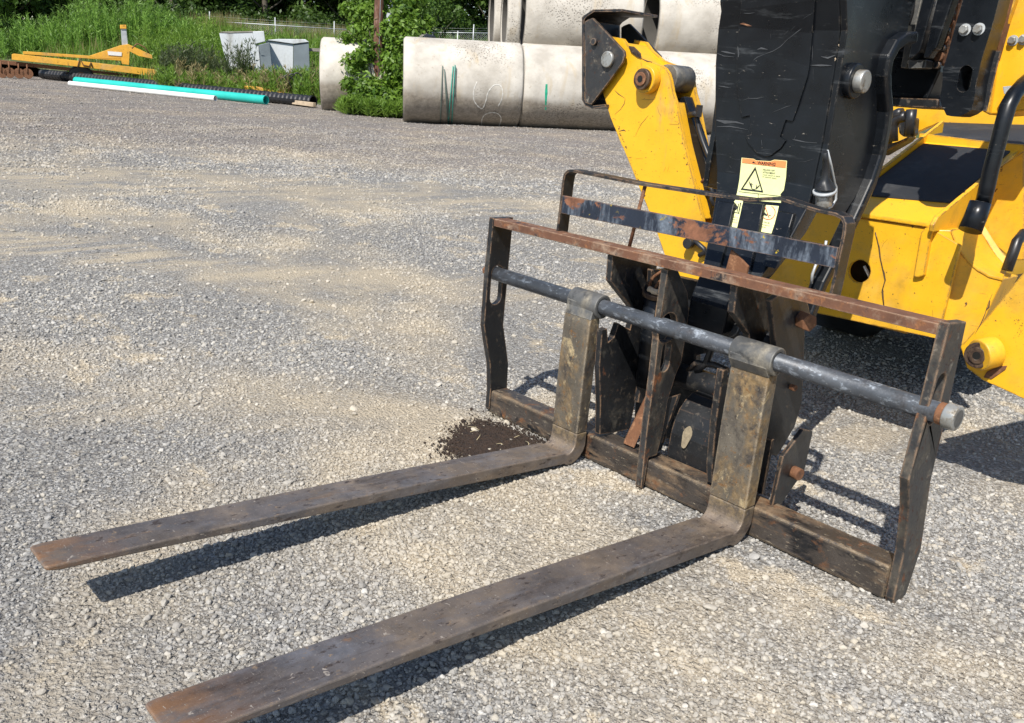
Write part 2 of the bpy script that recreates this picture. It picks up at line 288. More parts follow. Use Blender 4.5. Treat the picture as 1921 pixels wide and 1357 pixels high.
# ------------------------------------------------------------------ objects and meshes
class MB:
    def __init__(s): s.v = []; s.f = []; s.sm = []
    def add(s, vs, fs, smooth=False):
        o = len(s.v); s.v += [tuple(map(float, p)) for p in vs]; s.f += [tuple(i+o for i in f) for f in fs]; s.sm += [smooth]*len(fs); return s
    def prism(s, outline, ext, holes=()):
        """solid plate: flat outline (3D points) pushed along ext, with holes through it"""
        ext = Vector(ext); loops = [[Vector(p) for p in outline]]+[[Vector(p) for p in h] for h in holes]
        tri = tessellate_polygon(loops); flat = [p for l in loops for p in l]; n = len(flat)
        vs = flat+[p+ext for p in flat]; nrm = Vector((0, 0, 0))
        for t in tri: nrm += (flat[t[1]]-flat[t[0]]).cross(flat[t[2]]-flat[t[0]])
        flip = nrm.dot(ext) > 0
        fs = []
        for t in tri:
            a = tuple(t) if not flip else tuple(reversed(t)); fs.append(a); fs.append(tuple(i+n for i in reversed(a)))
        o = 0
        for l in loops:
            k = len(l)
            for i in range(k):
                j = (i+1) % k; fs.append((o+i, o+j, o+j+n, o+i+n))
            o += k
        s.add(vs, fs); s.fixn = True; return s
    def box(s, a, b):
        (x0, y0, z0), (x1, y1, z1_) = a, b
        v = [(x, y, z) for z in (z0, z1_) for y in (y0, y1) for x in (x0, x1)]
        return s.add(v, [(0, 2, 3, 1), (4, 5, 7, 6), (0, 1, 5, 4), (2, 6, 7, 3), (0, 4, 6, 2), (1, 3, 7, 5)])
    def hexa(s, p):      # eight corners: bottom ring of four, top ring of four
        return s.add(p, [(3, 2, 1, 0), (4, 5, 6, 7), (0, 1, 5, 4), (1, 2, 6, 5), (2, 3, 7, 6), (3, 0, 4, 7)])
    def tube(s, path, r, n=12, cap=True, smooth=True):
        path = [Vector(p) for p in path]; rs = r if isinstance(r, (list, tuple)) else [r]*len(path)
        ups = None; rings = []
        for i, p in enumerate(path):
            d = (path[min(i+1, len(path)-1)]-path[max(i-1, 0)]).normalized()
            if ups is None:
                ups = d.orthogonal().normalized()
            ups = (ups-d*ups.dot(d)).normalized(); sd = d.cross(ups)
            rings.append([p+(ups*math.cos(a)+sd*math.sin(a))*rs[i] for a in [2*math.pi*k/n for k in range(n)]])
        o = len(s.v); vs = [q for rg in rings for q in rg]; fs = []
        for i in range(len(path)-1):
            for k in range(n):
                k2 = (k+1) % n; fs.append((i*n+k, i*n+k2, (i+1)*n+k2, (i+1)*n+k))
        s.add(vs, fs, smooth)
        if cap: s.add(rings[0], [tuple(reversed(range(n)))]); s.add(rings[-1], [tuple(range(n))])
        return s
    def cyl(s, a, b, r, n=24, smooth=True): return s.tube([a, b], r, n, True, smooth)
    def disc(s, c, nrm, r, n=24):
        c = Vector(c); d = Vector(nrm).normalized(); u = d.orthogonal().normalized(); v = d.cross(u)
        return s.add([c+(u*math.cos(t)+v*math.sin(t))*r for t in [2*math.pi*k/n for k in range(n)]], [tuple(range(n))])
    def flatbar(s, path, width_vec, th):
        """bent flat bar: path of points, wide along width_vec, th thick across"""
        path = [Vector(p) for p in path]; wv = Vector(width_vec); rings = []
        for i, p in enumerate(path):
            d0 = (path[i]-path[i-1]).normalized() if i else None; d1 = (path[i+1]-path[i]).normalized() if i < len(path)-1 else None
            d = ((d0 or d1)+(d1 or d0)).normalized(); nn = d.cross(wv).normalized()
            k = 1/max(.5, d.dot(d1 or d0)); h = nn*th*.5*k
            rings.append([p-h, p-h+wv, p+h+wv, p+h])
        vs = [q for r in rings for q in r]; fs = [(3, 2, 1, 0)]; n = len(path)
        for i in range(n-1):
            for k in range(4):
                k2 = (k+1) % 4; fs.append((i*4+k, i*4+k2, (i+1)*4+k2, (i+1)*4+k))
        fs.append(tuple((n-1)*4+k for k in range(4)))
        return s.add(vs, fs)
    def build(s, name, mat, parent=None, bevel=0, seg=2, fix=True, **tags):
        me = bpy.data.meshes.new(name); base = Vector(parent['_b']) if parent is not None and '_b' in parent else Vector((0, 0, 0))
        me.from_pydata([Vector(p)-base for p in s.v], [], s.f); me.polygons.foreach_set('use_smooth', s.sm); me.update()
        if fix:
            bm = bmesh.new(); bm.from_mesh(me); bmesh.ops.remove_doubles(bm, verts=bm.verts, dist=1e-5); bmesh.ops.recalc_face_normals(bm, faces=bm.faces); bm.to_mesh(me); bm.free()
        me.materials.append(M[mat]); o = bpy.data.objects.new(name, me); COL.objects.link(o)
        if bevel:
            b = o.modifiers.new('edge', 'BEVEL'); b.width = bevel; b.segments = seg; b.limit_method = 'ANGLE'; b.angle_limit = R_(35)
        if parent is not None: o.parent = parent; o['_b'] = list(parent['_b']) if '_b' in parent else [0, 0, 0]
        for k, v in tags.items(): o[k] = v
        return o
def thing(name, loc, label, cat, group=None):
    o = bpy.data.objects.new(name, None); COL.objects.link(o); o.location = loc; o['_b'] = list(map(float, loc))
    o['label'] = label; o['category'] = cat; o.empty_display_size = .2
    if group: o['group'] = group
    return o
def single(mb, name, mat, label, cat, group=None, **k):
    o = mb.build(name, mat, None, **k); o['label'] = label; o['category'] = cat
    if group: o['group'] = group
    return o
def V(*a): return Vector(a)
def lerp(a, b, t): return tuple(np.array(a)*(1-t)+np.array(b)*t)
def circ(c, r, n, u, v): c = Vector(c); u = Vector(u); v = Vector(v); return [c+u*r*math.cos(2*math.pi*k/n)+v*r*math.sin(2*math.pi*k/n) for k in range(n)]
def slot(c, half, r, up, side, n=16):
    c = Vector(c); up = Vector(up).normalized(); side = Vector(side).normalized(); o = []
    for k in range(n+1): a = math.pi*k/n; o.append(c+up*(half+r*math.sin(a))+side*r*math.cos(a))
    for k in range(n+1): a = math.pi*k/n; o.append(c-up*(half+r*math.sin(a))-side*r*math.cos(a))
    return o

# ------------------------------------------------------------------ the ground
def sm(x, a, b):
    t = np.clip((x-a)/(b-a), 0, 1); return t*t*(3-2*t)
PA = B(757, 230, 27.8)[:2]; PB = B(1150, 243, 28.5)[:2]
AX = (PB-PA)/np.linalg.norm(PB-PA); AN = np.array([-AX[1], AX[0]])
if AN @ (PA-CW[:2]) < 0: AN = -AN
def terrain(x, y):
    q = np.stack([x-PA[0], y-PA[1]], -1); s_ = q @ AX; far = sm(np.hypot(x-CW[0], y-CW[1]), 14, 27)
    z = .030*np.clip(s_, 0, 16)*far
    near = sm(np.hypot(x-.9, y+.8), .3, 3.0)
    z = z+near*(.010*np.sin(x*1.9+.7*np.sin(y*1.3))*np.sin(y*2.3+.5*x)+.006*np.sin(4.1*x+2.2*y))
    return z
n = 380; u = np.linspace(-1, 1, n); a = 6.0
g1 = np.sinh(a*u)/math.sinh(a)*260
gx, gy = np.meshgrid(g1+0.5, g1-.5, indexing='ij'); gz = terrain(gx, gy)
vs = np.stack([gx, gy, gz], -1).reshape(-1, 3)
idx = np.arange(n*n).reshape(n, n); fs = np.stack([idx[:-1, :-1], idx[1:, :-1], idx[1:, 1:], idx[:-1, 1:]], -1).reshape(-1, 4)
me = bpy.data.meshes.new('gravel_yard'); me.from_pydata(vs.tolist(), [], fs.tolist()); me.polygons.foreach_set('use_smooth', [True]*len(fs)); me.materials.append(M['gravel'])
go = bpy.data.objects.new('gravel_yard', me); COL.objects.link(go); go['kind'] = 'structure'

# loose stones, scattered with geometry nodes on a cloud of points
def scatter(name, pts, size, tint, mat, seed, parent_kind='stuff', flat=.7, label=None):
    me = bpy.data.meshes.new(name); me.vertices.add(len(pts)); me.vertices.foreach_set('co', pts.astype(np.float32).ravel())
    for an, arr in (('size', size), ('tint', tint)):
        at = me.attributes.new(an, 'FLOAT', 'POINT'); at.data.foreach_set('value', arr.astype(np.float32))
    me.update(); o = bpy.data.objects.new(name, me); COL.objects.link(o); o['kind'] = parent_kind
    ng = bpy.data.node_groups.new(name+'_nodes', 'GeometryNodeTree')
    ng.interface.new_socket('Geometry', in_out='INPUT', socket_type='NodeSocketGeometry'); ng.interface.new_socket('Geometry', in_out='OUTPUT', socket_type='NodeSocketGeometry')
    N = ng.nodes.new; L = ng.links.new
    gi = N('NodeGroupInput'); go_ = N('NodeGroupOutput')
    jn = N('GeometryNodeGeometryToInstance')
    for k in range(6):
        ico = N('GeometryNodeMeshIcoSphere'); ico.inputs['Radius'].default_value = 1; ico.inputs['Subdivisions'].default_value = 2
        sp = N('GeometryNodeSetPosition'); ps = N('GeometryNodeInputPosition')
        ad = N('ShaderNodeVectorMath'); ad.operation = 'ADD'; ad.inputs[1].default_value = (k*7.3+seed, k*3.1, k*1.7); L(ps.outputs[0], ad.inputs[0])
        vo = N('ShaderNodeTexVoronoi'); vo.inputs['Scale'].default_value = .62; L(ad.outputs[0], vo.inputs['Vector'])
        sb = N('ShaderNodeVectorMath'); sb.operation = 'SCALE'; L(ps.outputs[0], sb.inputs[0])
        mr = N('ShaderNodeMapRange'); mr.inputs[1].default_value = 0; mr.inputs[2].default_value = 1; mr.inputs[3].default_value = .35; mr.inputs[4].default_value = -.55
        L(vo.outputs['Distance'], mr.inputs[0]); L(mr.outputs[0], sb.inputs['Scale']); L(sb.outputs[0], sp.inputs['Offset']); L(ico.outputs[0], sp.inputs['Geometry'])
        tr = N('GeometryNodeTransform'); tr.inputs['Scale'].default_value = (1, .62+.06*k, flat-.05*(k % 3)); L(sp.outputs[0], tr.inputs[0])
        ss = N('GeometryNodeSetShadeSmooth'); ss.inputs['Shade Smooth'].default_value = False; L(tr.outputs[0], ss.inputs['Geometry'])
        smt = N('GeometryNodeSetMaterial'); smt.inputs['Material'].default_value = M[mat]; L(ss.outputs[0], smt.inputs[0])
        L(smt.outputs[0], jn.inputs[0])
    ip = N('GeometryNodeInstanceOnPoints'); L(gi.outputs[0], ip.inputs['Points']); L(jn.outputs[0], ip.inputs['Instance']); ip.inputs['Pick Instance'].default_value = True
    ri = N('FunctionNodeRandomValue'); ri.data_type = 'INT'; ri.inputs[4].default_value = 0; ri.inputs[5].default_value = 5; ri.inputs['Seed'].default_value = seed
    L(ri.outputs[2], ip.inputs['Instance Index'])
    rr = N('FunctionNodeRandomValue'); rr.data_type = 'FLOAT_VECTOR'; rr.inputs[0].default_value = (-.5, -.5, 0); rr.inputs[1].default_value = (.5, .5, 6.28); rr.inputs['Seed'].default_value = seed+1
    L(rr.outputs[0], ip.inputs['Rotation'])
    na = N('GeometryNodeInputNamedAttribute'); na.data_type = 'FLOAT'; na.inputs['Name'].default_value = 'size'; L(na.outputs[0], ip.inputs['Scale'])
    L(ip.outputs[0], go_.inputs[0])
    md = o.modifiers.new('scatter', 'NODES'); md.node_group = ng
    return o
def wedge(nn, r0, r1, dens, half=R_(50)):
    """radii with density dens(r), angles about the view direction"""
    rs = np.linspace(r0, r1, 4000); pdf = dens(rs)*rs; cdf = np.cumsum(pdf); cdf /= cdf[-1]
    r = np.interp(rng.random(nn), cdf, rs); c = math.atan2(-RW[2][1], -RW[2][0]); th = c+(rng.random(nn)*2-1)*half
    return CW[0]+r*np.cos(th), CW[1]+r*np.sin(th), r
NS = 520000
x, y, r = wedge(NS, .9, 22, lambda q: np.where(q < 3.2, 1, (3.2/q)**2.0))
# clumping: fewer stones where fines cover the ground
dtr = x*math.cos(TRACK)+y*math.sin(TRACK)
cl = np.array([noise.noise(Vector((px*.9, py*1.3, 3.3))) for px, py in zip(x[::1], y[::1])])
trk = sum(np.exp(-((dtr-d0)/w_)**2)*k_ for d0, w_, k_ in TRACKS); keep = rng.random(NS) < np.clip(.70+cl*1.1-.55*trk, .10, 1); x, y, r, cl = x[keep], y[keep], r[keep], cl[keep]
size = np.clip(rng.lognormal(-5.38, .42, len(x)), .0022, .014)*np.clip(r/3.2, 1, 8)**.54
z = terrain(x, y)+size*.18
scatter('loose_gravel', np.stack([x, y, z], 1), size, np.minimum(rng.random(len(x)), .25+.75*rng.random(len(x))), 'stone', 3)
# bigger stones here and there
nb_ = 520; x, y, r = wedge(nb_, 1.2, 16, lambda q: np.where(q < 4, 1, (4/q)**1.3)); size = np.clip(rng.lognormal(-4.3, .28, nb_), .008, .022)
scatter('scattered_larger_stones', np.stack([x, y, terrain(x, y)+size*.25], 1), size, .25+.6*rng.random(nb_), 'stone', 11, flat=.6)
# ------------------------------------------------------------------ fork carriage
def yz(x, L): return [(x, a, b) for a, b in L]
car = thing('fork_carriage', (.9, .05, 0), 'rusty black steel fork carriage standing on the gravel with a bent load guard', 'fork carriage')
SH0 = V(.03, -.008, .612); SH1 = V(1.80, -.078, .622)
def shy(x): return SH0.lerp(SH1, (x-.03)/1.77)
# side plates, kinked, with slots for the shaft
c = shy(.012)
L0 = [(-.048, .840), (-.058, .60), (-.060, .40), (-.036, .31), (-.012, .225), (0, .108), (0, .022), (.02, 0), (.085, 0), (.096, .105), (.092, .21), (.070, .30), (.046, .391), (.052, .64), (.058, .838)]
MB().prism(yz(0, L0), (.026, 0, 0), [slot((0, c.y, .565), .050, .031, (0, 0, 1), (0, 1, 0))]).build('side_plate', 'blackdirty', car, .003)
L1 = [(-.100, .862), (-.103, .64), (-.116, .43), (-.062, .32), (-.020, .18), (-.010, .02), (.0, .0), (.075, .0), (.105, .15), (.074, .27), (.044, .387), (.040, .46), (.036, .592), (.012, .852)]
MB().prism(yz(1.803, L1), (.028, 0, 0), [slot((1.803, -.062, .650), .040, .031, (0, 0, 1), (0, 1, 0))]).build('side_plate', 'frame', car, .003)
# bottom beam, in two lengths with the centre rib lapped over it
def beam(x0, x1):
    b = []
    for x in (x0, x1):
        t = x/1.8; b += [(x, .0-.012*t, 0.004), (x, .090, .004), (x, .092, .106+.006*t), (x, .0-.020*t, .108+.010*t)]
    MB().hexa([b[0], b[1], b[2], b[3], b[4], b[5], b[6], b[7]]).build('bottom_beam', 'beam', car, .012, 3)
beam(.0262, 1.8028)
# top bar
b = []
for x, y, z in ((.0262, -.046, .838), (1.8026, -.092, .852)):
    b += [(x, y, z-.030), (x, y+.068, z-.030), (x, y+.068, z), (x, y, z)]
MB().hexa([b[i] for i in (0, 1, 2, 3, 4, 5, 6, 7)]).build('top_bar', 'rustbar', car, .0025)
# shaft, end stub, end cap
MB().cyl(shy(-.012), shy(1.865), .028, 32).build('shaft', 'shaft', car)
MB().cyl(shy(-.055), shy(-.012), .017, 6, False).build('shaft_stub', 'rust', car, .002)
cp = MB().cyl(shy(1.868), shy(1.902), .034, 28).build('shaft_cap', 'zinc', car, .004, 3)
MB().disc(shy(1.9025), (1, -.04, 0), .024, 28).build('cap_face', 'heelgrey', cp)
MB().cyl(shy(1.850), shy(1.868), .030, 24).build('cap_collar', 'rust', cp, .002)
# load guard: bent flat bar with rounded shoulders
gy = -.012
def G(x, z, dy=0): return (x, gy+dy, z)
gp = [G(.345, .832), G(.352, 1.025), G(.356, 1.048), G(.370, 1.062), G(.392, 1.066), G(.70, 1.060), G(1.0, 1.064), G(1.08, 1.066), G(1.14, 1.068), G(1.19, 1.078), G(1.245, 1.086), G(1.30, 1.078), G(1.37, 1.070), G(1.425, 1.068), G(1.447, 1.062), G(1.459, 1.046), G(1.462, 1.020), G(1.458, .832)]
MB().flatbar(gp, (0, .055, 0), .010).build('guard_frame', 'blackdirty', car, .0015)
p = []
for x in (.357, 1.4545):
    zc = .985 if x < 1 else .955
    p += [(x, gy+.001, zc-.034), (x, gy+.012, zc-.034), (x, gy+.012, zc+.030), (x, gy+.001, zc+.030)]
x0z, x1z = P(*z8(60, 280), Y=gy)[2], P(*z8(1700, 590), Y=gy)[2]
x0b, x1b = P(*z8(40, 385), Y=gy)[2], P(*z8(1680, 715), Y=gy)[2]
p = [(.357, gy-.001, x0b), (.357, gy+.010, x0b), (.357, gy+.010, x0z), (.357, gy-.001, x0z), (1.4545, gy-.001, x1b), (1.4545, gy+.010, x1b), (1.4545, gy+.010, x1z), (1.4545, gy-.001, x1z)]
MB().hexa(p).build('guard_rail', 'guardbar', car, .0015)
for (xa, xb) in ((.722, .683),):
    MB().tube([(xa, gy+.0175, 1.058), ((xa+xb)/2, gy+.0175, .95), (xb, gy+.0175, .834)], .0065, 10).build('guard_rod', 'rust', car)
MB().prism([P(*z8(*q), Y=gy+.02) for q in ((1060, 605), (1110, 648), (1162, 705), (1150, 768), (1022, 748))], (0, .010, 0)).build('guard_gusset', 'rust', car, .0015)
# inner hanger plates with hooks
ML = [(-.045, .808), (-.040, .716), (.085, .612), (.110, .58), (.10, .52), (.030, .555), (.012, .503), (-.018, .489), (-.032, .544), (-.058, .540), (-.050, .40), (-.02, .25), (-.004, .125), (.085, .115), (.171, .110), (.19, .267), (.175, .384), (.19, .50), (.21, .62), (.21, .795), (.02, .806)]
MB().prism(yz(.632, ML), (.026, 0, 0)).build('hanger_plate', 'blackdirty', car, .003)
MM = [(-.050, .808), (-.052, .60), (-.046, .44), (-.046, .248), (-.036, .012), (-.028, .004), (-.022, .03), (-.0185, .125), (.030, .125), (.045, .203), (.050, .33), (.075, .42), (.098, .468), (.102, .577), (.100, .648), (.075, .721), (.0, .806)]
sc_ = shy(.89)
MB().prism(yz(.876, MM), (.028, 0, 0), [slot((.876, sc_.y+.034, .603), .004, .050, (0, 0, 1), (0, 1, 0), 12), slot((.876, sc_.y+.046, .500), .030, .026, (0, 0, 1), (0, 1, 0))]).build('centre_rib', 'frame', car, .003)
MR = [(-.055, .812), (-.050, .726), (.060, .640), (.085, .58), (.08, .52), (.03, .55), (.012, .50), (-.018, .487), (-.030, .538), (-.056, .540), (-.050, .36), (-.03, .2), (-.010, .128), (.085, .118), (.171, .112), (.19, .267), (.175, .384), (.20, .50), (.22, .62), (.22, .75), (.02, .815)]
MB().prism(yz(1.150, MR), (.026, 0, 0)).build('hanger_plate', 'blackdirty', car, .003)
MB().prism([(.755, .02, .118), (.806, .02, .118), (.835, .075, .31), (.79, .075, .31)], (-.01, .012, .004)).build('rear_gusset', 'rust', car, .002)
MB().prism([P(*z2(*q), Y=.09) for q in ((400, 780), (470, 760), (370, 1050), (330, 1060))], (0, .014, 0)).build('rear_gusset', 'blackdirty', car, .002)
M['mud'] = plain('dried_mud', (.22, .18, .12), .9, sc_=90, bump=.5)
# curved wrap plate behind the beam
pts = []
for k in range(13):
    a = R_(8+k*11); pts.append((.26-.20*math.sin(a)*.9, .065+.26*(1-math.cos(a))*.72))
prof = [(.095, .098), (.092, .15), (.094, .20), (.105, .245), (.125, .285), (.155, .315), (.19, .335), (.24, .34)]
for t0, t1, nm in ((.905, 1.150, 'wrap_plate'),):
    mb = MB(); o_ = []
    for y_, z_ in prof: o_.append((t0+.0, y_, z_))
    inner = [(t0, y_+.014, z_-.010) for y_, z_ in reversed(prof)]
    mb.prism(o_+inner, (t1-t0, 0, 0)); wp = mb.build(nm, 'blackdirty', car, .002)
    MB().prism([(.975+.020*math.cos(t)*(.9+.15*math.sin(3*t)), .0945+.012*math.sin(t), .205+.040*math.sin(t)) for t in [2*math.pi*k/18 for k in range(18)]], (0, -.0015, 0)).build('mud_splat', 'mud', wp)
# small pin lugs on the beam
MB().box((1.165, .12, .10), (1.29, .135, .30)).build('stop_plate', 'blackdirty', car, .002)

# ------------------------------------------------------------------ the two forks
def fork(xh, xt, xtop, wd, label):
    """xh heel, xt tip, xtop top (left edges)"""
    t = thing('pallet_fork', (xh+wd/2, -.1, 0), label, 'pallet fork', 'forks hanging on the carriage shaft')
    # stations: (y_in, z_in, y_out, z_out, xleft, width)
    st = [(-1.914, .1765, -1.913, .168, xt+.007, wd-.014), (-1.906, .1775, -1.904, .165, xt+.001, wd-.002), (-1.885, .1775, -1.88, .160, xt, wd)]
    for k in range(1, 15):
        f = k/14; y_ = -1.885+f*(1.750); z_ = .1775-f*.119+.006*math.sin(f*math.pi)
        th = .017+.027*min(1, f*1.25); st.append((y_, z_, y_+.004, z_-th, xt+(xh-xt)*f, wd))
    mb = st[-1]
    cy, cz, r = -.120, .050+.040, .040
    for k in range(0, 7):
        a = R_(-90+k*15); ro = r+.048
        st.append((cy+.0+r*math.cos(a)-.0, cz+r*math.sin(a)-.0, min(-.022, cy+.01+ro*1.05*math.cos(a)), max(.004, cz+ro*math.sin(a)), xh, wd))
    bst = list(st)
    top = [(-.079, .125, -.0215, .125), (-.080, .20, -.022, .20), (-.082, .40, -.024, .40), (-.080, .55, -.026, .55), (-.075, .585, -.028, .585)]
    def solid(S, name, mat):
        m_ = MB(); vs = []
        for (yi, zi, yo, zo, xl, ww) in S: vs += [(xl, yi, zi), (xl+ww, yi, zi), (xl+ww, yo, zo), (xl, yo, zo)]
        fs = [(3, 2, 1, 0)]
        for i in range(len(S)-1):
            for k in range(4):
                k2 = (k+1) % 4; fs.append((4*i+k, 4*i+k2, 4*i+4+k2, 4*i+4+k))
        e = 4*(len(S)-1); fs.append((e, e+1, e+2, e+3)); m_.add(vs, fs)
        return m_.build(name, mat, t, .005, 2)
    solid(bst+[(-.079, .124, -.0215, .124, xh, wd)], 'blade', 'blade')
    S = []
    for i, q in enumerate(top):
        f = (q[1]-.125)/.46; S.append((*q, xh+(xtop-xh)*f, wd))
    solid(S, 'shank', 'shank')
    a = shy(xtop-.004); b_ = shy(xtop+wd+.012)
    e = MB(); n_ = 28; ro, ri = .044, .0290
    for k, c_ in enumerate((a, b_)): pass
    vs = []; 
    for c_, rr in ((a, ro), (b_, ro), (b_, ri), (a, ri)):
        for k in range(n_):
            t_ = 2*math.pi*k/n_; vs.append((c_.x, c_.y+rr*math.cos(t_), c_.z+rr*math.sin(t_)))
    fs = []
    for g in range(4):
        for k in range(n_): fs.append((g*n_+k, g*n_+(k+1) % n_, ((g+1) % 4)*n_+(k+1) % n_, ((g+1) % 4)*n_+k))
    e.add(vs, fs, True); e.build('hanger_eye', 'heelgrey', t, .003)
    ym = shy(xtop+wd/2).y
    MB().prism([(xtop, -.080, .568), (xtop, -.022, .568), (xtop, ym+.036, .588), (xtop, ym+.043, .615), (xtop, ym+.0295, .620), (xtop, ym+.02, .600), (xtop, ym-.005, .5925), (xtop, ym-.022, .602), (xtop, ym-.0295, .620), (xtop, ym-.043, .622), (xtop, ym-.043, .60)], (wd, 0, 0)).build('eye_saddle', 'heelgrey', t, .004, 3)
    return t
fork(.478, .462, .486, .130, 'brown worn steel fork farther from the camera, its rounded rusty tip over gravel')
fork(1.212, 1.196, 1.212, .138, 'near brown steel fork whose blade runs off the bottom of the picture')
# ------------------------------------------------------------------ the telehandler
tel = thing('telehandler', (.9, 1.6, 0), 'yellow telehandler with black boom head and folded stabiliser legs behind the fork carriage', 'telehandler')
def PL(pix, zf=None, **k): return [V(*P(*(zf(*q) if zf else q), **k)) for q in pix]
# boom head: stations (y front, z, left x, right x)
HS = [(.30, 2.35, .700, 1.120), (.325, 1.86, .690, 1.120), (.348, 1.668, .683, 1.120), (.385, 1.582, .655, 1.120), (.397, 1.47, .655, 1.120), (.402, 1.354, .671, 1.120), (.402, 1.236, .690, 1.120),
      (.397, 1.10, .728, 1.120), (.388, 1.03, .745, 1.120), (.323, .930, .788, 1.115), (.167, .797, .886, 1.110), (.100, .690, .900, 1.060), (.10, .60, .900, 1.050)]
zs = np.array([h[1] for h in HS])[::-1]; ys = np.array([h[0] for h in HS])[::-1]
def yf(z): return float(np.interp(z, zs, ys))
def HF(x, y, off=0):
    Y = .39
    for _ in range(30): p = P(x, y, Y=Y-off); Y = .5*Y+.5*yf(p[2])
    return V(*P(x, y, Y=yf(p[2])-off))
vs = []
for (y_, z_, xl, xr) in HS: vs += [(xl, y_, z_), (xr, y_, z_), (xr-.004, y_+.10, z_+.01), (xl+.004, y_+.10, z_+.01)]
fs = [(0, 1, 2, 3)]
for i in range(len(HS)-1):
    for k in range(4): k2 = (k+1) % 4; fs.append((4*i+k, 4*i+k2, 4*i+4+k2, 4*i+4+k))
e = 4*(len(HS)-1); fs.append((e+3, e+2, e+1, e))
head = MB().add(vs, fs).build('boom_head', 'black', tel, .006, 3)
side = PL([(1600, -150), (1575, 0), (1577, 58), (1567, 125), (1555, 200), (1543, 270), (1529, 336), (1521, 383), (1575, 398), (1606, 350), (1624, 300), (1636, 225), (1634, 200), (1636, 140), (1648, 90), (1664, 70), (1690, 66), (1700, 20), (1722, -50), (1740, -150)], X=1.1215)
MB().prism(side, (.022, 0, 0)).build('cheek_plate', 'black', tel, .004)
MB().prism([p+V(-.46, .02, 0) for p in side], (.022, 0, 0)).build('cheek_plate', 'black', tel, .004)
rim = [(1694, 70), (1675, 72), (1658, 84), (1644, 110), (1639, 140), (1640, 170), (1644, 205), (1640, 240), (1631, 290), (1615, 338), (1597, 378), (1575, 425), (1550, 478), (1524, 528), (1500, 590)]
rp = PL(rim, X=1.125)
MB().flatbar(rp, (.055, 0, 0), .040).build('cheek_flange', 'black', tel, .010, 3)
pc = V(*P(1597, 152, X=1.145)); 
MB().cyl(pc+V(-.01, 0, 0), pc+V(.022, 0, 0), .056, 32).build('pin_collar', 'black', tel, .006, 3)
MB().cyl(pc+V(.02, 0, 0), pc+V(.052, 0, 0), .036, 32).build('pivot_pin', 'zinc', tel, .005, 3)
wear = [(278, 70), (262, 200), (250, 330), (245, 600), (258, 740), (285, 880), (345, 866), (352, 940), (358, 1008), (312, 1018), (330, 1070), (400, 1150), (450, 1172), (500, 1168), (575, 1112), (615, 1052), (570, 1028), (592, 960), (612, 900), (665, 910), (705, 800), (740, 690), (775, 580), (790, 500), (812, 250), (834, 0), (840, -120), (290, -120)]
wo_ = [HF(*z5(*q), .007) for q in wear]
MB().prism(wo_, (0, .005, 0)).build('wear_plate', 'black', head, .0012)
for L_, nm in (([(982, 312), (1078, 328), (1050, 460), (1020, 600), (980, 735), (890, 715), (925, 560), (955, 440)], 'raised_rib'), ([(1345, 372), (1436, 388), (1412, 470), (1370, 600), (1325, 720), (1250, 700), (1285, 590), (1322, 460)], 'raised_rib'), ([(1130, 320), (1256, 330), (1238, 420), (1210, 560), (1160, 775), (1060, 760), (1085, 560), (1112, 420)], 'raised_rib')):
    MB().prism([HF(*z8(*q), .020) for q in L_], (0, .022, 0)).build(nm, 'black', head, .003)
# warning decals (flat print on the head)
def decal(pix, zf, off, mat, name, th=.0012): return MB().prism([HF(*zf(*q), off) for q in pix], (0, th, 0)).build(name, mat, head)
zs7 = lambda x, y: (1360+x/7.54, 280+y/7.54)
decal([(235, 122), (400, 138), (440, 160), (640, 172), (700, 150), (876, 165), (862, 400), (832, 580), (782, 640), (796, 700), (790, 760), (150, 705), (175, 600), (205, 430), (222, 260)], zs7, .0025, 'sticker', 'warning_sticker')
decal([(244, 128), (400, 142), (440, 166), (640, 178), (700, 156), (866, 172), (856, 266), (240, 192)], zs7, .0040, 'orange', 'sticker_header')
ow = [(428, 250), (540, 612), (222, 572)]; iw = [(426, 292), (518, 590), (252, 556)]
MB().prism([HF(*zs7(*q), .0042) for q in ow], (0, .001, 0), [[HF(*zs7(*q), .0042) for q in iw]]).build('warning_triangle', 'ink', head)
for L_ in ([(340, 450), (362, 490), (384, 476), (368, 500), (400, 498), (366, 512), (384, 520), (372, 560), (360, 520), (350, 500)], [(440, 492), (452, 540), (484, 508), (488, 520), (450, 562), (428, 565), (440, 545)], [(372, 540), (390, 562), (428, 568), (426, 573), (386, 568)]):
    decal(L_, zs7, .0042, 'ink', 'falling_figure', .001)
decal([(398, 172), (438, 202), (384, 196)], zs7, .0048, 'ink', 'alert_mark', .001)
decal([(196, 598), (790, 664), (790, 668), (196, 602)], zs7, .0042, 'ink', 'sticker_rule', .001)
decal([(468, 632), (473, 633), (470, 712), (465, 712)], zs7, .0042, 'ink', 'sticker_rule', .001)
def text(body, a, b, size_px, mat, off=.0045, zf=zs7, bold=0):
    """words printed on the head from pixel a along towards b"""
    cu = bpy.data.curves.new('lettering', 'FONT'); cu.body = body; cu.size = 1; cu.offset = bold; cu.resolution_u = 3
    o = bpy.data.objects.new('lettering', cu); COL.objects.link(o); dg = bpy.context.evaluated_depsgraph_get()
    me = bpy.data.meshes.new_from_object(o.evaluated_get(dg)); bpy.data.objects.remove(o)
    A = HF(*zf(*a), off); Bv = HF(*zf(*b), off); ux = (Bv-A); wd = ux.length; ux.normalize()
    q = (a[0], a[1]-size_px); U = HF(*zf(*q), off)-A; U -= ux*U.dot(ux); h = U.length; uz = U.normalized()
    xs = [v.co.x for v in me.vertices]; w0 = max(xs)
    base = Vector(tel['_b'])
    for v in me.vertices: v.co = A+ux*(v.co.x/w0*wd)+uz*(v.co.y*h/.72)-base
    me.materials.append(M[mat]); t = bpy.data.objects.new('lettering', me); COL.objects.link(t); t.parent = head; return t
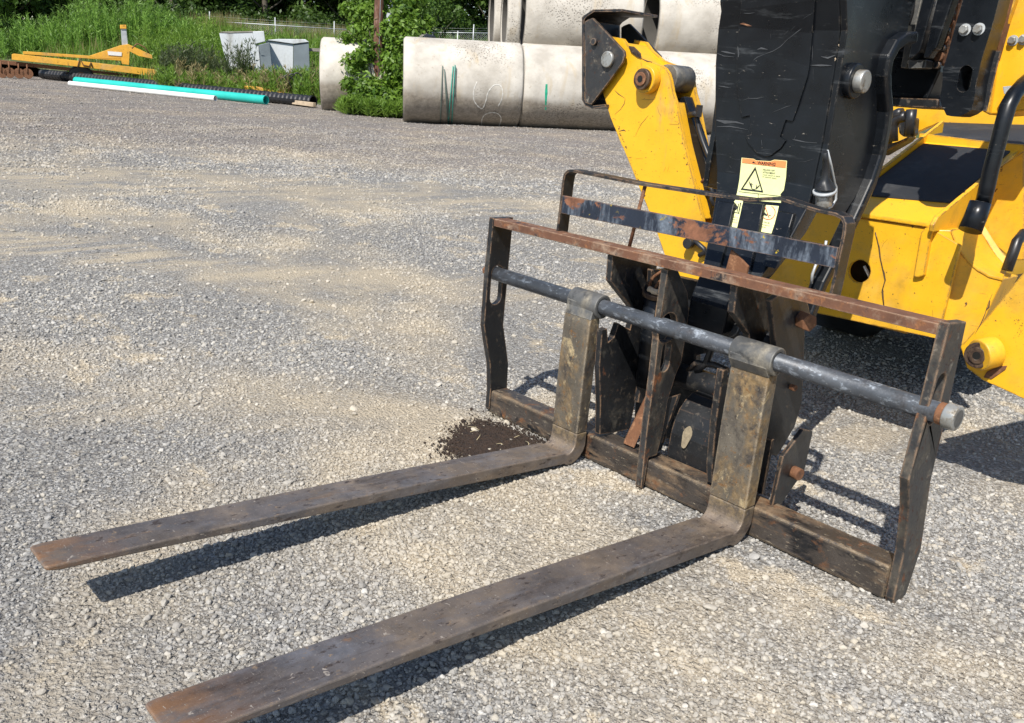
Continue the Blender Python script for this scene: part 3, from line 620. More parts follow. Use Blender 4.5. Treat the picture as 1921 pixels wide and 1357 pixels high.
text('WARNING', (455, 212), (712, 238), 46, 'ink', .0052, bold=.02)
text('FALLING OFF', (534, 298), (702, 314), 22, 'ink', .0045, bold=.012)
text('ATTACHMENT', (532, 336), (708, 354), 22, 'ink', .0045, bold=.012)
text('could result in death', (530, 366), (782, 396), 18, 'ink', .0045, bold=.008)
text('or serious injury.', (528, 394), (732, 424), 18, 'ink', .0045, bold=.008)
decal([(150, 715), (245, 725), (255, 745), (240, 800), (215, 920), (170, 1112), (45, 1090), (90, 900), (165, 860), (185, 820), (150, 770), (128, 745)], zs7, .0025, 'sticker', 'loading_sticker')
decal([(215, 755), (228, 757), (200, 905), (187, 903)], zs7, .0042, 'ink', 'pictogram_bar', .001); decal([(190, 770), (199, 771), (175, 890), (166, 888)], zs7, .0042, 'ink', 'pictogram_bar', .001); decal([(140, 890), (205, 905), (203, 914), (138, 899)], zs7, .0042, 'ink', 'pictogram_bar', .001)
text('Lift o', (103, 962), (178, 978), 20, 'ink'); text('only fr', (95, 996), (172, 1012), 20, 'ink'); text('work p', (87, 1030), (166, 1046), 20, 'ink')
decal([(575, 790), (760, 806), (740, 900), (700, 1060), (655, 1195), (452, 1160), (490, 1030), (540, 860)], zs7, .0025, 'sticker', 'travel_sticker')
def ringd(c, r, w_, n_=26, a0=-110, a1=140):
    o_ = []; i_ = []
    for k in range(n_+1):
        t = R_(a0+(a1-a0)*k/n_); o_.append((c[0]+r*math.cos(t), c[1]+r*1.0*math.sin(t))); i_.append((c[0]+(r-w_)*math.cos(t), c[1]+(r-w_)*math.sin(t)))
    return o_+i_[::-1]
decal(ringd((610, 895), 104, 9, a0=-62, a1=150), zs7, .0042, 'redink', 'prohibition_ring', .001)
decal([(560, 812), (568, 808), (628, 972), (618, 975)], zs7, .0043, 'redink', 'prohibition_bar', .001)
decal([(530, 905), (560, 892), (580, 918), (600, 925), (596, 945), (560, 935), (526, 930)], zs7, .0044, 'ink', 'load_pictogram', .001); decal([(628, 930), (645, 932), (642, 945), (625, 943)], zs7, .0044, 'ink', 'load_pictogram', .001)
text('OT TRAVEL', (496, 1032), (632, 1058), 22, 'ink'); text('suspended or', (490, 1066), (632, 1092), 18, 'ink'); text('platform.', (484, 1098), (580, 1116), 18, 'ink')
# hanging connector and cables under the head
cn = PL([(1547, 285), (1549, 300), (1550, 318), (1548, 334), (1548, 352), (1547, 357)], X=1.165)
MB().tube(cn, [.010, .010, .012, .013, .034, .034], 18).build('hose_boot', 'rubber', tel)
cn = PL([(1547, 357), (1547, 362), (1546, 366), (1545, 386)], X=1.165)
MB().tube([cn[0], cn[1]], .038, 20).build('boot_ring', 'galv', tel); MB().tube([cn[2], cn[3]], .027, 20).build('plug_body', 'zinc', tel, .002)
MB().tube(PL([(1552, 283), (1559, 310), (1566, 345), (1569, 352), (1568, 375), (1560, 388), (1552, 392)], X=1.165), .0045, 8).build('cable', 'galv', tel)
MB().tube(PL([(1550, 452), (1545, 480), (1530, 498), (1524, 515), (1522, 532)], X=1.165), .005, 8).build('cable', 'galv', tel)
# quick hitch under the head
MB().prism(yz(1.245, [(.05, .800), (.20, .775), (.235, .742), (.262, .705), (.245, .653), (.281, .532), (.32, .383), (.301, .300), (.22, .21), (.13, .24), (.10, .40), (.09, .60), (.0, .78)]), (.022, 0, 0)).build('hitch_plate', 'blackdirty', tel, .003)
MB().prism(yz(.70, [(.10, .76), (.22, .75), (.26, .60), (.28, .38), (.2, .22), (.12, .25), (.13, .5)]), (.022, 0, 0)).build('hitch_plate', 'blackdirty', tel, .003)
hb = V(1.268, .199, .699); hx = MB().tube([hb, hb+V(.045, -.02, 0)], .030, 6, True, False); hx.build('hitch_bolt', 'rust', tel, .003)
MB().prism([V(1.372-.12*(q[0]-.06), q[0]-.0, q[1]) for q in ((.061, .284), (.195, .345), (.281, .316), (.277, .167), (.19, .13), (.121, .095), (.05, .10))], (-.016, 0, 0)).build('locking_plate', 'blackdirty', tel, .003)
MB().tube([V(1.36, .164, .203), V(1.392, .158, .203)], .021, 20).build('lock_pin', 'rust', tel, .003)
MB().cyl((.745, .13, .70), (.735, .16, .32), .055, 24).build('tilt_cylinder', 'black', tel); MB().cyl((.7455, .127, .69), (.744, .131, .672), .061, 24).build('cylinder_ring', 'bronzepin', tel, .002)
MB().cyl((.72, .19, .60), (1.25, .19, .60), .038, 24).build('hitch_pin', 'blackdirty', tel)
MB().cyl((.72, .26, .36), (1.25, .26, .36), .045, 24).build('hitch_tube', 'blackdirty', tel)
MB().prism([P(*z2(*q), Y=.40) for q in ((520, 735), (545, 715), (650, 790), (650, 830), (560, 800))], (0, .05, 0)).build('link_plate', 'rust', tel, .003)
MB().prism([P(*z2(*q), Y=.22) for q in ((615, 345), (645, 340), (705, 420), (700, 450), (630, 430))], (0, .012, 0)).build('link_plate', 'heelgrey', tel, .003)
MB().cyl(P(*z2(745, 420), Y=.16), P(*z2(800, 440), Y=.20), .034, 20).build('link_roller', 'heelgrey', tel, .003)
MB().prism([P(*z2(*q), Y=.14) for q in ((560, 185), (640, 205), (620, 330), (540, 312))], (0, .10, 0)).build('head_stub', 'black', tel, .004)
for L_ in ([(318, 225), (325, 190), (345, 160), (375, 140), (400, 128)], [(350, 230), (358, 205), (375, 185), (402, 165)]):
    MB().tube(PL(L_, z2, Y=.10), .006, 8).build('hose', 'rust', tel)
MB().tube(PL([(318, 222), (345, 238), (382, 245)], z2, Y=.085), .011, 10).build('hose_clamp', 'lumber', tel)

MB().prism(PL([(130, 90), (760, 225), (800, 520), (560, 560), (560, 770), (500, 830), (470, 1000), (240, 950), (262, 500), (170, 200)], z2, Y=.33), (0, .03, 0)).build('hitch_back_plate', 'blackdirty', tel, .004)
for L_, r_, m_ in (([(560, 330), (600, 420), (640, 520), (610, 600), (560, 640)], .014, 'hose'), ([(600, 300), (660, 380), (700, 470), (740, 560), (760, 640)], .012, 'hose'), ([(520, 640), (560, 600), (650, 610), (720, 640)], .012, 'blackdirty'), ([(300, 300), (285, 420), (290, 560), (280, 700)], .012, 'hose')):
    MB().tube(PL(L_, z2, Y=.24), r_, 10).build('hydraulic_hose', m_, tel)
for a_, r_, m_ in (((1040, 720), .012, 'rust'),):
    q = V(*P(*z2(*a_), X=(1.0 if a_[0] < 500 else 1.27))); MB().tube([q, q+V(.022, -.006, 0)], r_, 6 if r_ < .02 else 18, True, False).build('pin_head', m_, tel, .003)
# left stabiliser leg, folded up
YL = .90
front = [(345, 275), (430, 290), (480, 360), (560, 430), (680, 480), (720, 492), (750, 512), (775, 550), (790, 600), (805, 690), (830, 770), (890, 1080), (960, 1357)]
fp = PL(front, zl, Y=YL)+PL([(1318, 414), (1330, 500), (1335, 560), (1265, 545), (1249, 485), (1227, 420), (1170, 280)], Y=YL)+PL([(420, 1080), (340, 880), (285, 700), (300, 560)], zl, Y=YL)
leg = MB().prism(fp, (0, .022, 0)).build('stabiliser_leg', 'yellow', tel, .004)
MB().prism([p+V(0, .165, 0) for p in fp], (0, .022, 0)).build('leg_plate', 'yellow', leg, .004)
lf = [fp[-4], fp[-3]]
lft = fp[-7:-0]
edge = [fp[14]+V(0, 0, 0)]+fp[15:]
pl = [p+V(.012, .022, 0) for p in (fp[16], fp[17], fp[18], fp[19], fp[20], fp[21], fp[22], fp[23])] if len(fp) > 23 else [p+V(.012, .022, 0) for p in fp[16:]]
MB().flatbar(pl, (0, .143, 0), .014).build('leg_web', 'yellow', leg)
rt = [p+V(-.035, .022, 0) for p in fp[10:13]]+[p+V(-.03, .022, 0) for p in PL([(1318, 414)], Y=YL)]
MB().flatbar(rt, (0, .143, 0), .012).build('leg_web', 'yellow', leg)
MB().flatbar([p+V(.01, .022, -.02) for p in PL([(360, 285), (430, 300), (480, 372), (560, 445), (660, 488)], zl, Y=YL)], (0, .143, 0), .012).build('leg_web', 'yellow', leg)
bc = V(*P(*zl(640, 600), Y=YL))
hub = MB().cyl(bc, bc+V(0, -.045, 0), .060, 36).build('pivot_hub', 'yellow', leg, .006, 3)
MB().cyl(bc+V(0, -.045, 0), bc+V(0, -.066, 0), .046, 32).build('pin_nut', 'bronzepin', hub, .005, 3)
MB().cyl(bc+V(0, -.066, 0), bc+V(0, -.074, 0), .030, 24).build('pin_ring', 'rust', hub, .003)
MB().disc(bc+V(0, -.0745, 0), (0, -1, 0), .015, 18).build('pin_bore', 'hole', hub)
MB().cyl(V(*P(*zl(775, 585), Y=YL))+V(-.03, .024, 0), V(*P(*zl(775, 585), Y=YL))+V(-.03, .163, 0), .058, 28).build('cross_tube', 'heelgrey', leg)
MB().prism(PL([(480, 345), (520, 350), (570, 400), (575, 440), (545, 430), (500, 395)], zl, Y=YL), (0, -.006, 0)).build('weld_scar', 'bronzepin', leg, .002)
cy_ = [V(*P(*zl(*q), Y=1.0)) for q in ((835, 740), (895, 722), (1000, 1030), (1085, 1325), (985, 1357), (905, 1060))]
MB().prism(cy_, (0, .06, 0)).build('cylinder_guard', 'black', leg, .004)
MB().prism(PL([(975, 1357), (1085, 1325), (1120, 1440), (1160, 1600), (1080, 1640), (1020, 1500)], zl, Y=1.0), (0, .05, 0)).build('cylinder_guard', 'black', leg, .004)
f0 = P(*zl(935, 862), Y=.99); f1 = P(*zl(1000, 850), Y=.97); MB().tube([f0, f1], .014, 14).build('hose_fitting', 'hose', leg); MB().tube([V(*f1)+V(0, 0, .035), V(*f1)+V(0, 0, -.015)], .015, 6, True, False).build('fitting_nut', 'hose', leg)
MB().tube(PL([(990, 850), (990, 900), (1005, 980), (1030, 1060), (1065, 1150), (1110, 1230), (1150, 1300), (1165, 1420), (1120, 1560)], zl, Y=.99), .012, 12).build('hydraulic_hose', 'hose', leg)
MB().tube(PL([(885, 200), (905, 180), (930, 165), (965, 160)], z8, Y=.95), .008, 8).build('clip', 'rust', leg)
MB().tube(PL([(905, 190), (930, 215), (948, 250), (940, 300), (960, 340)], z8, Y=.95), .010, 10).build('hydraulic_hose', 'hose', leg)
MB().tube(PL([(820, 545), (860, 565), (900, 600), (905, 620), (870, 640)], z8, Y=.88), .011, 10).build('hydraulic_hose', 'hose', leg)
q_ = V(*P(*z8(820, 565), Y=.88)); MB().cyl(q_, q_+V(0, -.03, 0), .024, 16).build('grease_fitting', 'hose', leg, .002)
# foot pad
def foot(Y0, Y1):
    t = [P(*zl(*q), Y=Y0) for q in ((126, 130), (140, 118), (210, 72), (400, 68), (426, 68), (426, 86), (396, 90), (215, 90), (160, 128), (142, 150), (146, 740), (160, 770), (205, 792), (300, 782), (302, 800), (205, 815), (150, 795), (126, 750))]
    return MB().prism(t, (0, Y1-Y0, 0))
ft = foot(.872, 1.13).build('foot_pad', 'blackdirty', leg, .003)
ck = [(146, 165), (168, 150), (205, 135), (330, 265), (442, 385), (446, 420), (430, 470), (330, 610), (196, 785), (150, 770)]
MB().prism(PL(ck, zl, Y=.862), (0, .014, 0)).build('cheek', 'frame', ft, .002)
MB().prism([p+V(0, .262, 0) for p in PL(ck, zl, Y=.862)], (0, .014, 0)).build('cheek', 'blackdirty', ft, .002)
pn = V(*P(*zl(328, 447), Y=.862)); MB().cyl(pn, pn+V(0, -.018, 0), .036, 28).build('foot_pin', 'zinc', ft, .005, 3)
pn = V(*P(*zl(226, 315), Y=.862)); MB().cyl(pn, pn+V(0, -.016, 0), .017, 16).build('stop_stud', 'frame', ft, .003)

# scrapes and chips in the paint
def scrape(pts, wd, mat_, parent, at, ext=(0, .0006, 0)):
    p_ = [at(*q) for q in pts]; o_, i_ = [], []
    for i, q in enumerate(p_):
        d = (p_[min(i+1, len(p_)-1)]-p_[max(0, i-1)]).normalized(); s_ = d.cross(V(0, -1, 0)).normalized()*wd*(.35+.65*abs(math.sin(i*2.1+wd*900)))*(.25 if i in (0, len(p_)-1) else 1); o_.append(q+s_); i_.append(q-s_)
    return MB().prism(o_+i_[::-1], ext).build('paint_scrape', mat_, parent)
def chip(c, r, mat_, parent, at, ext=(0, .0006, 0), asp=1.):
    ph = random.random()*6; pts = [(c[0]+r*asp*math.cos(t)*(.6+.4*math.sin(3*t+ph)), c[1]+r*math.sin(t)*(.65+.35*math.cos(2*t+ph))) for t in [2*math.pi*k/11 for k in range(11)]]
    return MB().prism([at(*q) for q in pts], ext).build('paint_chip', mat_, parent)
M['scuff'] = plain('scuffed_grey', (.055, .058, .062), .6, sc_=60); M['bare'] = plain('bare_dark_steel', (.07, .040, .025), .7, sc_=60)
aH = lambda x, y: HF(*z5(x, y), .0016); aW = lambda x, y: HF(*z5(x, y), .0082)
for pts, wd in (([(268, 548), (310, 508), (350, 468), (400, 430), (460, 405), (520, 384), (575, 350), (630, 295), (700, 240), (760, 195), (800, 166)], .0011), ([(600, 262), (640, 225), (690, 196), (745, 200), (785, 225)], .0009), ([(640, 240), (700, 180), (760, 130), (822, 95)], .0008), ([(290, 752), (340, 738), (400, 738), (450, 728)], .0013), ([(400, 372), (430, 362), (480, 372)], .0030), ([(300, 100), (340, 102), (380, 96)], .0018), ([(460, 492), (505, 492), (518, 486)], .0013), ([(510, 845), (560, 825), (620, 800), (660, 790)], .0008), ([(500, 255), (503, 290)], .0012), ([(432, 1050), (437, 1090)], .0022), ([(255, 350), (262, 400), (258, 450)], .0050), ([(270, 180), (300, 178), (330, 190), (358, 196)], .0035)):
    scrape(pts, wd, 'scuff' if pts[0] != (270, 180) else 'rust', head, aW)
for pts, wd in (([(130, 385), (170, 392), (235, 405)], .0040), ([(100, 400), (150, 420), (230, 428)], .0018), ([(110, 645), (150, 650), (205, 660)], .0020), ([(95, 900), (160, 915), (240, 915), (300, 930)], .0060), ([(100, 950), (200, 948), (330, 972)], .0022), ([(880, 425), (930, 435), (985, 415)], .0040), ([(800, 490), (880, 490), (960, 492)], .0028), ([(665, 1045), (700, 1052), (760, 1065), (850, 1072)], .0022), ([(690, 1018), (680, 1040)], .0022), ([(815, 345), (816, 400), (812, 455)], .0014), ([(820, 520), (820, 595)], .0014), ([(700, 1215), (760, 1212), (830, 1190)], .0009), ([(640, 1310), (642, 1330)], .002), ([(195, 1240), (205, 1260)], .0018)):
    scrape(pts, wd, 'scuff', head, aH)
for c_, r_ in (((985, 445), 16), ((85, 495), 12), ((1012, 340), 10), ((978, 620), 8)): chip(c_, r_, 'lumber', head, aH, asp=.5)
aL = lambda x, y: V(*P(*zl(x, y), Y=YL-.0008))
for pts, wd in (([(372, 678), (400, 706), (450, 738)], .0022), ([(450, 740), (442, 780), (415, 820), (372, 858)], .0022), ([(528, 1018), (545, 975), (570, 930), (600, 895), (625, 864)], .0011), ([(780, 930), (850, 934)], .0018), ([(400, 985), (440, 975), (455, 985)], .0030), ([(740, 1285), (755, 1250)], .001), ([(765, 1285), (780, 1245)], .001), ([(530, 1190), (580, 1188)], .0012), ([(575, 745), (620, 748), (675, 744)], .0014), ([(820, 910), (846, 915)], .001), ([(690, 800), (705, 850), (720, 870)], .0008), ([(435, 285), (470, 335), (500, 370)], .0012), ([(570, 440), (615, 460), (655, 466)], .0028), ([(568, 470), (575, 500)], .0024)): scrape(pts, wd, 'bare', leg, aL)
for k in range(46):
    t = random.random(); c_ = lerp((345, 850), (600, 1560), t) if k % 2 else lerp((838, 800), (985, 1500), t); chip((c_[0]+(8+random.random()*22)*(1 if k % 2 else -1), c_[1]), random.choice((4, 5, 7, 10)), 'bare', leg, aL, asp=.7)
for k in range(40): chip((random.uniform(470, 860), random.uniform(720, 1500)), random.choice((2, 3, 4, 5)), 'bare', leg, aL)
# chassis nose
YC = 1.10
top = PL([(340, 218), (460, 240), (830, 290)], z7, Y=YC); xr = 1.37
cfp = [(.45, YC, .53), (1.375, YC, .525), (1.375, YC, .62), (1.255, YC, .955), (.45, YC, .93)]
hc = V(*P(*z7(417, 566), Y=YC))
nose = MB().prism([(.45, YC, .50), (1.372, YC, .535), (1.372, YC, .90), (1.25, YC, .945), (.985, YC, .938), (.45, YC, .93)], (0, .018, 0), [circ(hc, .046, 28, (1, 0, 0), (0, 0, 1))]).build('nose_plate', 'yellow', tel, .004)
MB().tube([hc+V(.002, .03, .02), hc+V(.035, .05, -.035)], .006, 8).build('hose_inside', 'whitepvc', nose)
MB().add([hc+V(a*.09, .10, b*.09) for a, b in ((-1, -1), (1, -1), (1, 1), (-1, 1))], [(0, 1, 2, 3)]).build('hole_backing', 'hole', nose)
MB().hexa([(.452, YC+.0185, .503), (1.370, YC+.0185, .538), (1.370, 1.36, .538), (.452, 1.36, .503), (.452, YC+.0185, .518), (1.370, YC+.0185, .553), (1.370, 1.36, .553), (.452, 1.36, .518)]).build('nose_floor', 'yellow', tel)
MB().box((.45, 1.36, .46), (1.15, 7.5, 1.05)).build('chassis_frame', 'yellow', tel, .01)
MB().box((-.12, 2.1, .30), (1.25, 3.3, .62)).build('added_underframe', 'blackdirty', tel, .02)  # box added under the machine so its shadow covers the lit ground
# crack-like weld seam and bracket on the nose
MB().tube([p+V(0, -.001, 0) for p in PL([(512, 335), (520, 365), (533, 420), (540, 480), (560, 570), (570, 620), (553, 680), (556, 720), (566, 790)], z7, Y=YC)], .0022, 6).build('weld_seam', 'bronzepin', nose)
MB().prism(PL([(780, 335), (805, 310), (858, 292), (835, 380), (798, 592), (760, 602), (736, 600)], z7, Y=YC-.02), (0, .022, 0)).build('nose_bracket', 'yellow', tel, .004)
aN = lambda x, y: V(*P(*z7(x, y), Y=YC-.0008))
for pts, wd in (([(535, 415), (538, 450), (545, 520), (565, 580), (571, 620), (556, 665), (558, 720), (566, 795)], .0022), ([(512, 333), (522, 368)], .0010), ([(482, 430), (492, 405), (490, 440)], .0016), ([(548, 430), (560, 400), (585, 375)], .0010), ([(725, 290), (735, 300), (728, 312)], .0030), ([(700, 830), (745, 795)], .0008), ([(850, 795), (852, 840)], .0012), ([(475, 510), (482, 560)], .0014)): scrape(pts, wd, 'bare', nose, aN)
for k in range(34): chip((random.uniform(450, 820), random.uniform(320, 900)), random.choice((2, 2, 3, 5)), 'bare', nose, aN)
# stabiliser housing to the right of the nose, with the curved cradle
def SW(x, y, d=.45):      # wall through (1.25, YC) whose face turns towards +x
    r = ray(x, y); nn = np.array([-d, 1., 0]); return V(*(CW+r*(((YC+.004)-d*1.27-nn@CW)/(nn@r))))
hsx = [z7(*q) for q in [(885, 320), (962, 322), (985, 380), (1020, 450), (1065, 505), (1120, 552), (1190, 592), (1270, 612), (1200, 760), (1110, 940), (1085, 1000), (1000, 1003), (868, 985)]]
hs = PL([(885, 320), (962, 322), (985, 380), (1020, 450), (1065, 505), (1120, 552), (1190, 592), (1270, 612), (1200, 760), (1110, 940), (1085, 1000), (1000, 1003), (868, 985)], z7, Y=YC+.004)
hs2 = [SW(*q) for q in hsx]
MB().prism(hs2, (0, .16, 0)).build('stabiliser_housing', 'yellow', tel, .004)
cf = [p+V(0, -.004, .004) for p in hs2[1:8]]; cb = PL([(1112, 296), (1142, 332), (1168, 372), (1198, 422), (1232, 470), (1266, 508), (1300, 532)], z7, Y=1.40)
vs = cf+cb+[p-V(0, 0, .012) for p in cf]+[p-V(0, 0, .012) for p in cb]; fs = []
for i in range(6): fs += [(i, i+1, 8+i, 7+i), (14+i, 21+i, 22+i, 15+i), (i, 14+i, 15+i, i+1), (7+i, 8+i, 22+i, 21+i)]
fs += [(0, 7, 21, 14), (6, 20, 27, 13)]
MB().add(vs, fs, True).build('cradle_plate', 'yellow', tel, .002)
MB().flatbar([p+V(0, .0, -.01) for p in cb], (0, .012, .03), .03).build('cradle_rim', 'yellow', tel, .002)
lip = PL([(955, 290), (985, 283), (1110, 296), (1150, 330), (1200, 400), (1260, 480), (1305, 528), (1290, 560), (1235, 490), (1170, 405), (1110, 330), (985, 312)], z7, Y=1.28)

MB().prism(PL([(1140, 20), (1392, -150), (1392, 500), (1330, 500), (1240, 430), (1150, 330), (1000, 300), (850, 290), (850, 262)], z7, Y=1.45), (0, .03, 0)).build('inner_panel', 'yellow', tel, .004)
# right stabiliser leg, mostly outside the picture: mirror of the left one
mp = lambda p: V(1.795-p.x, p.y, p.z)
rl = [(1.52, .57), (1.56, .50), (1.62, .472), (1.80, .44), (1.95, .52), (2.12, 1.0), (2.28, 1.40), (2.18, 1.66), (2.02, 1.60), (1.86, 1.30), (1.70, .96), (1.585, .70)]
rleg = MB().prism([(a, YL+.02, b) for a, b in rl], (0, .022, 0)).build('stabiliser_leg', 'yellow', tel, .004)
MB().prism([(a, YL+.18, b) for a, b in rl], (0, .022, 0)).build('leg_plate', 'yellow', rleg, .004)
bb = V(*P(*z7(1120, 1062), Y=.86)); MB().cyl(bb+V(.03, .06, .012), bb, .056, 32).build('pivot_hub', 'yellow', rleg, .006, 3)
MB().cyl(bb, bb+V(0, -.008, 0), .046, 28).build('pin_nut', 'bronzepin', rleg, .003); MB().cyl(bb+V(0, -.008, 0), bb+V(0, -.014, 0), .030, 24).build('pin_ring', 'bronzepin', rleg, .003); MB().disc(bb+V(0, -.0145, 0), (0, -1, 0), .014, 18).build('pin_bore', 'hole', rleg)
MB().prism(PL([(1150, 1195), (1170, 1160), (1240, 1130), (1290, 1125), (1280, 1150), (1200, 1205)], z7, Y=.915), (0, .05, 0)).build('lower_lug', 'rust', rleg, .003)
aR = lambda x, y: V(*P(*z7(x, y), Y=YL+.0192))
for pts, wd in (([(1205, 700), (1180, 755), (1160, 820), (1135, 880), (1100, 940)], .0016), ([(1190, 740), (1182, 780), (1165, 800)], .0050)): scrape(pts, wd, 'bare', rleg, aR)
for k in range(40): chip((random.uniform(1240, 1380), random.uniform(600, 1120)), random.choice((2, 3, 4)), 'bare', rleg, aR, asp=.6)
for k in range(22): chip((random.uniform(1330, 1385), random.uniform(850, 950)), random.choice((3, 4, 6)), 'bare', rleg, aR, asp=.7)
# sloping deck with anti-slip mats
def DK(x, y, off=0, zo=.962):       # plane z = zo + .4 (y - 1.1)
    r = ray(x, y); nn = np.array([0, -.4, 1.]); return V(*(CW+r*((zo+off-.44-nn@CW)/(nn@r))))
c4 = [DK(1610, 366), DK(1752, 419), DK(1853, 300), DK(1728, 250)]
dk = MB().hexa([(.84, 1.090, .940), (1.26, 1.090, .946), (1.26, 1.82, 1.235), (.84, 1.82, 1.235), (.84, 1.090, .957), (1.26, 1.090, .960), (1.26, 1.82, 1.250), (.84, 1.82, 1.248)]).build('deck', 'yellow', tel, .004)
MB().hexa([(.872, 1.228, 1.006), (1.236, 1.268, 1.022), (1.236, 1.765, 1.220), (.872, 1.750, 1.214), (.872, 1.228, 1.020), (1.236, 1.268, 1.036), (1.236, 1.765, 1.236), (.872, 1.750, 1.230)]).build('deck_mat', 'mat', dk, .001)
MB().prism(PL([(1600, 395), (1598, 358), (1637, 326), (1766, 226), (1760, 262), (1728, 282), (1608, 380)], X=.850), (.016, 0, 0)).build('deck_edge', 'yellow', tel, .004)
MB().prism(PL([(826, 330), (830, 288), (858, 240), (1140, 8), (1165, 120), (1160, 330), (960, 312)], z7, X=1.262), (.018, 0, 0)).build('deck_edge', 'yellow', tel, .004)
MB().prism(PL([(495, 995), (560, 1005), (1020, 1062), (1281, 1082), (1281, 1215), (1010, 1180), (480, 1140)], z6, Y=1.79), (0, .02, 0)).build('step_riser', 'yellow', tel, .003)
up = [V(*P(*z6(*q), Y=yy)) for q, yy in (((515, 1008), 1.80), ((1060, 1071), 1.80), ((1400, 1106), 1.80), ((1400, 935), 2.3), ((1090, 930), 2.3), ((645, 915), 2.3))]
MB().prism(up, (0, 0, -.02)).build('upper_mat', 'mat', tel, .002)
MB().prism(PL([(440, 800), (1281, 770), (1400, 770), (1400, 960), (1080, 940), (640, 920), (430, 1010)], z6, Y=2.32), (0, .04, 0)).build('rear_panel', 'yellow', tel, .004)
MB().prism(PL([(190, 790), (440, 800), (450, 1040), (180, 1160)], z6, Y=2.45), (0, .04, 0)).build('engine_panel', 'yellow', tel, .004)
for L_ in ([(255, 1080), (258, 960), (280, 890), (330, 860), (370, 855)], [(300, 1060), (298, 960), (320, 900), (365, 880), (400, 870)], [(420, 1020), (432, 900), (440, 820)], [(300, 870), (340, 850), (370, 850)]):
    MB().tube(PL(L_, z6, Y=2.1), .026, 10).build('engine_hose', 'hose', tel)
MB().prism(PL([(330, 880), (440, 880), (430, 1010), (380, 1030), (340, 1000)], z6, Y=2.2), (0, .1, 0)).build('engine_housing', 'blackdirty', tel, .01)
MB().prism(PL([(200, 1170), (215, 1090), (330, 1060), (420, 1020), (390, 1060)], z6, Y=2.2), (0, .1, 0)).build('engine_base', 'blackdirty', tel, .01)
# boom, sections nested and seen from their lower ends
YB = 1.0
MB().prism(PL([(500, -300), (560, -300), (515, 0), (400, 512), (358, 508)], z6, Y=YB+.06), (0, .05, 0)).build('slide_plate', 'heelgrey', tel, .003)
for L_ in ([(590, -300), (690, -300), (610, 0), (500, 380), (488, 398), (432, 446), (412, 438), (430, 360), (520, 0)], [(700, -300), (830, -300), (748, 0), (625, 360), (600, 382), (560, 440), (524, 432), (545, 350), (628, 0)]):
    ch = MB().prism(PL(L_, z6, Y=YB), (0, .05, 0)).build('boom_channel', 'black', tel, .005, 3)
MB().tube(PL([(520, 400), (600, 130), (690, -200)], z6, Y=YB+.02), .016, 10).build('hydraulic_pipe', 'blackdirty', tel)
MB().prism(PL([(402, 452), (552, 448), (545, 512), (415, 516)], z6, Y=YB+.03), (0, .06, 0)).build('channel_shoe', 'heelgrey', tel, .004)
MB().prism(PL([(215, 300), (420, 290), (660, 460), (650, 540), (560, 738), (225, 728)], z6, Y=YB+.12), (0, .35, 0)).build('inner_boom_section', 'black', tel, .006)
MB().prism(PL([(223, 729), (640, 742), (645, 810), (225, 792)], z6, Y=YB+.10), (0, .35, 0)).build('boom_underside', 'blackdirty', tel, .006)
MB().prism(PL([(180, -300), (520, -300), (500, 0), (400, 300), (270, 310), (235, 285)], z6, Y=YB+.16), (0, .2, 0)).build('boom_web', 'blackdirty', tel, .006)
MB().tube(PL([(370, -60), (345, 60), (335, 150), (345, 230)], z6, Y=YB-.02), .02, 10).build('hose_sleeve', 'heelgrey', tel)
for L_, nm in (([(830, -300), (880, -300), (790, 0), (700, 300), (660, 480), (612, 500), (640, 380), (745, 0)], 'chain_run'), ([(1150, -300), (1230, -300), (1160, 0), (1110, 190), (1040, 440), (965, 575), (925, 590), (1090, 0)], 'chain_run')):
    cr_ = MB().prism(PL(L_, z6, Y=YB+.10), (0, .08, 0)).build(nm, 'rust', tel, .004)
    for k in range(11):
        f = k/10; a_ = np.array(L_[1])*(1-f)+np.array(L_[4])*f if nm else 0
        a_ = lerp(L_[7] if len(L_) > 7 else L_[6], L_[5], f); b2 = lerp(L_[1], L_[4], f)
        m_ = lerp(a_, b2, .5); p0 = V(*P(*z6(*m_), Y=YB+.095)); MB().cyl(p0, p0+V(0, -.018, 0), .014+.004*(k % 2), 10, False).build('chain_link', 'rust' if k % 2 else 'blackdirty', cr_, .002)
am = [(880, -300), (1160, -300), (1092, 0), (1050, 170), (1000, 330), (962, 450), (925, 620), (905, 760), (888, 822), (850, 850), (795, 872), (740, 872), (700, 864), (668, 800), (650, 740), (668, 640), (672, 520), (712, 400), (765, 200), (822, 0)]
c_ = V(*P(*z6(836, 590), Y=YB-.05)); ax_ = V(*P(*z6(850, 510), Y=YB-.05))-c_
arm = MB().prism(PL(am, z6, Y=YB-.05), (0, .10, 0), [slot(c_, ax_.length*.62, .022, ax_, (1, 0, 0), 10)]).build('boom_side_arm', 'black', tel, .007, 3)
MB().prism([c_+V(dx*.06, .101, dz*.10) for dx, dz in ((-1, -1), (1, -1), (1, 1), (-1, 1))], (0, .004, 0)).build('slot_backing', 'blackdirty', arm)
for q in ((840, 225), (945, 220)):
    p0 = V(*P(*z6(*q), Y=YB-.05)); MB().cyl(p0, p0+V(0, -.004, 0), .020, 18).build('washer', 'galv', arm); MB().tube([p0+V(0, -.004, 0), p0+V(0, -.022, 0)], .015, 6, True, False).build('bolt', 'zinc', arm, .002)
ysec = MB().prism(PL([(1250, -300), (1500, -300), (1480, 400), (1440, 835), (1281, 832), (1150, 850), (1015, 860), (960, 830), (985, 660), (1010, 520), (1060, 380), (1105, 215), (1160, 0)], z6, Y=YB+.18), (0, .25, 0)).build('outer_boom_section', 'yellow', tel, .008, 3)
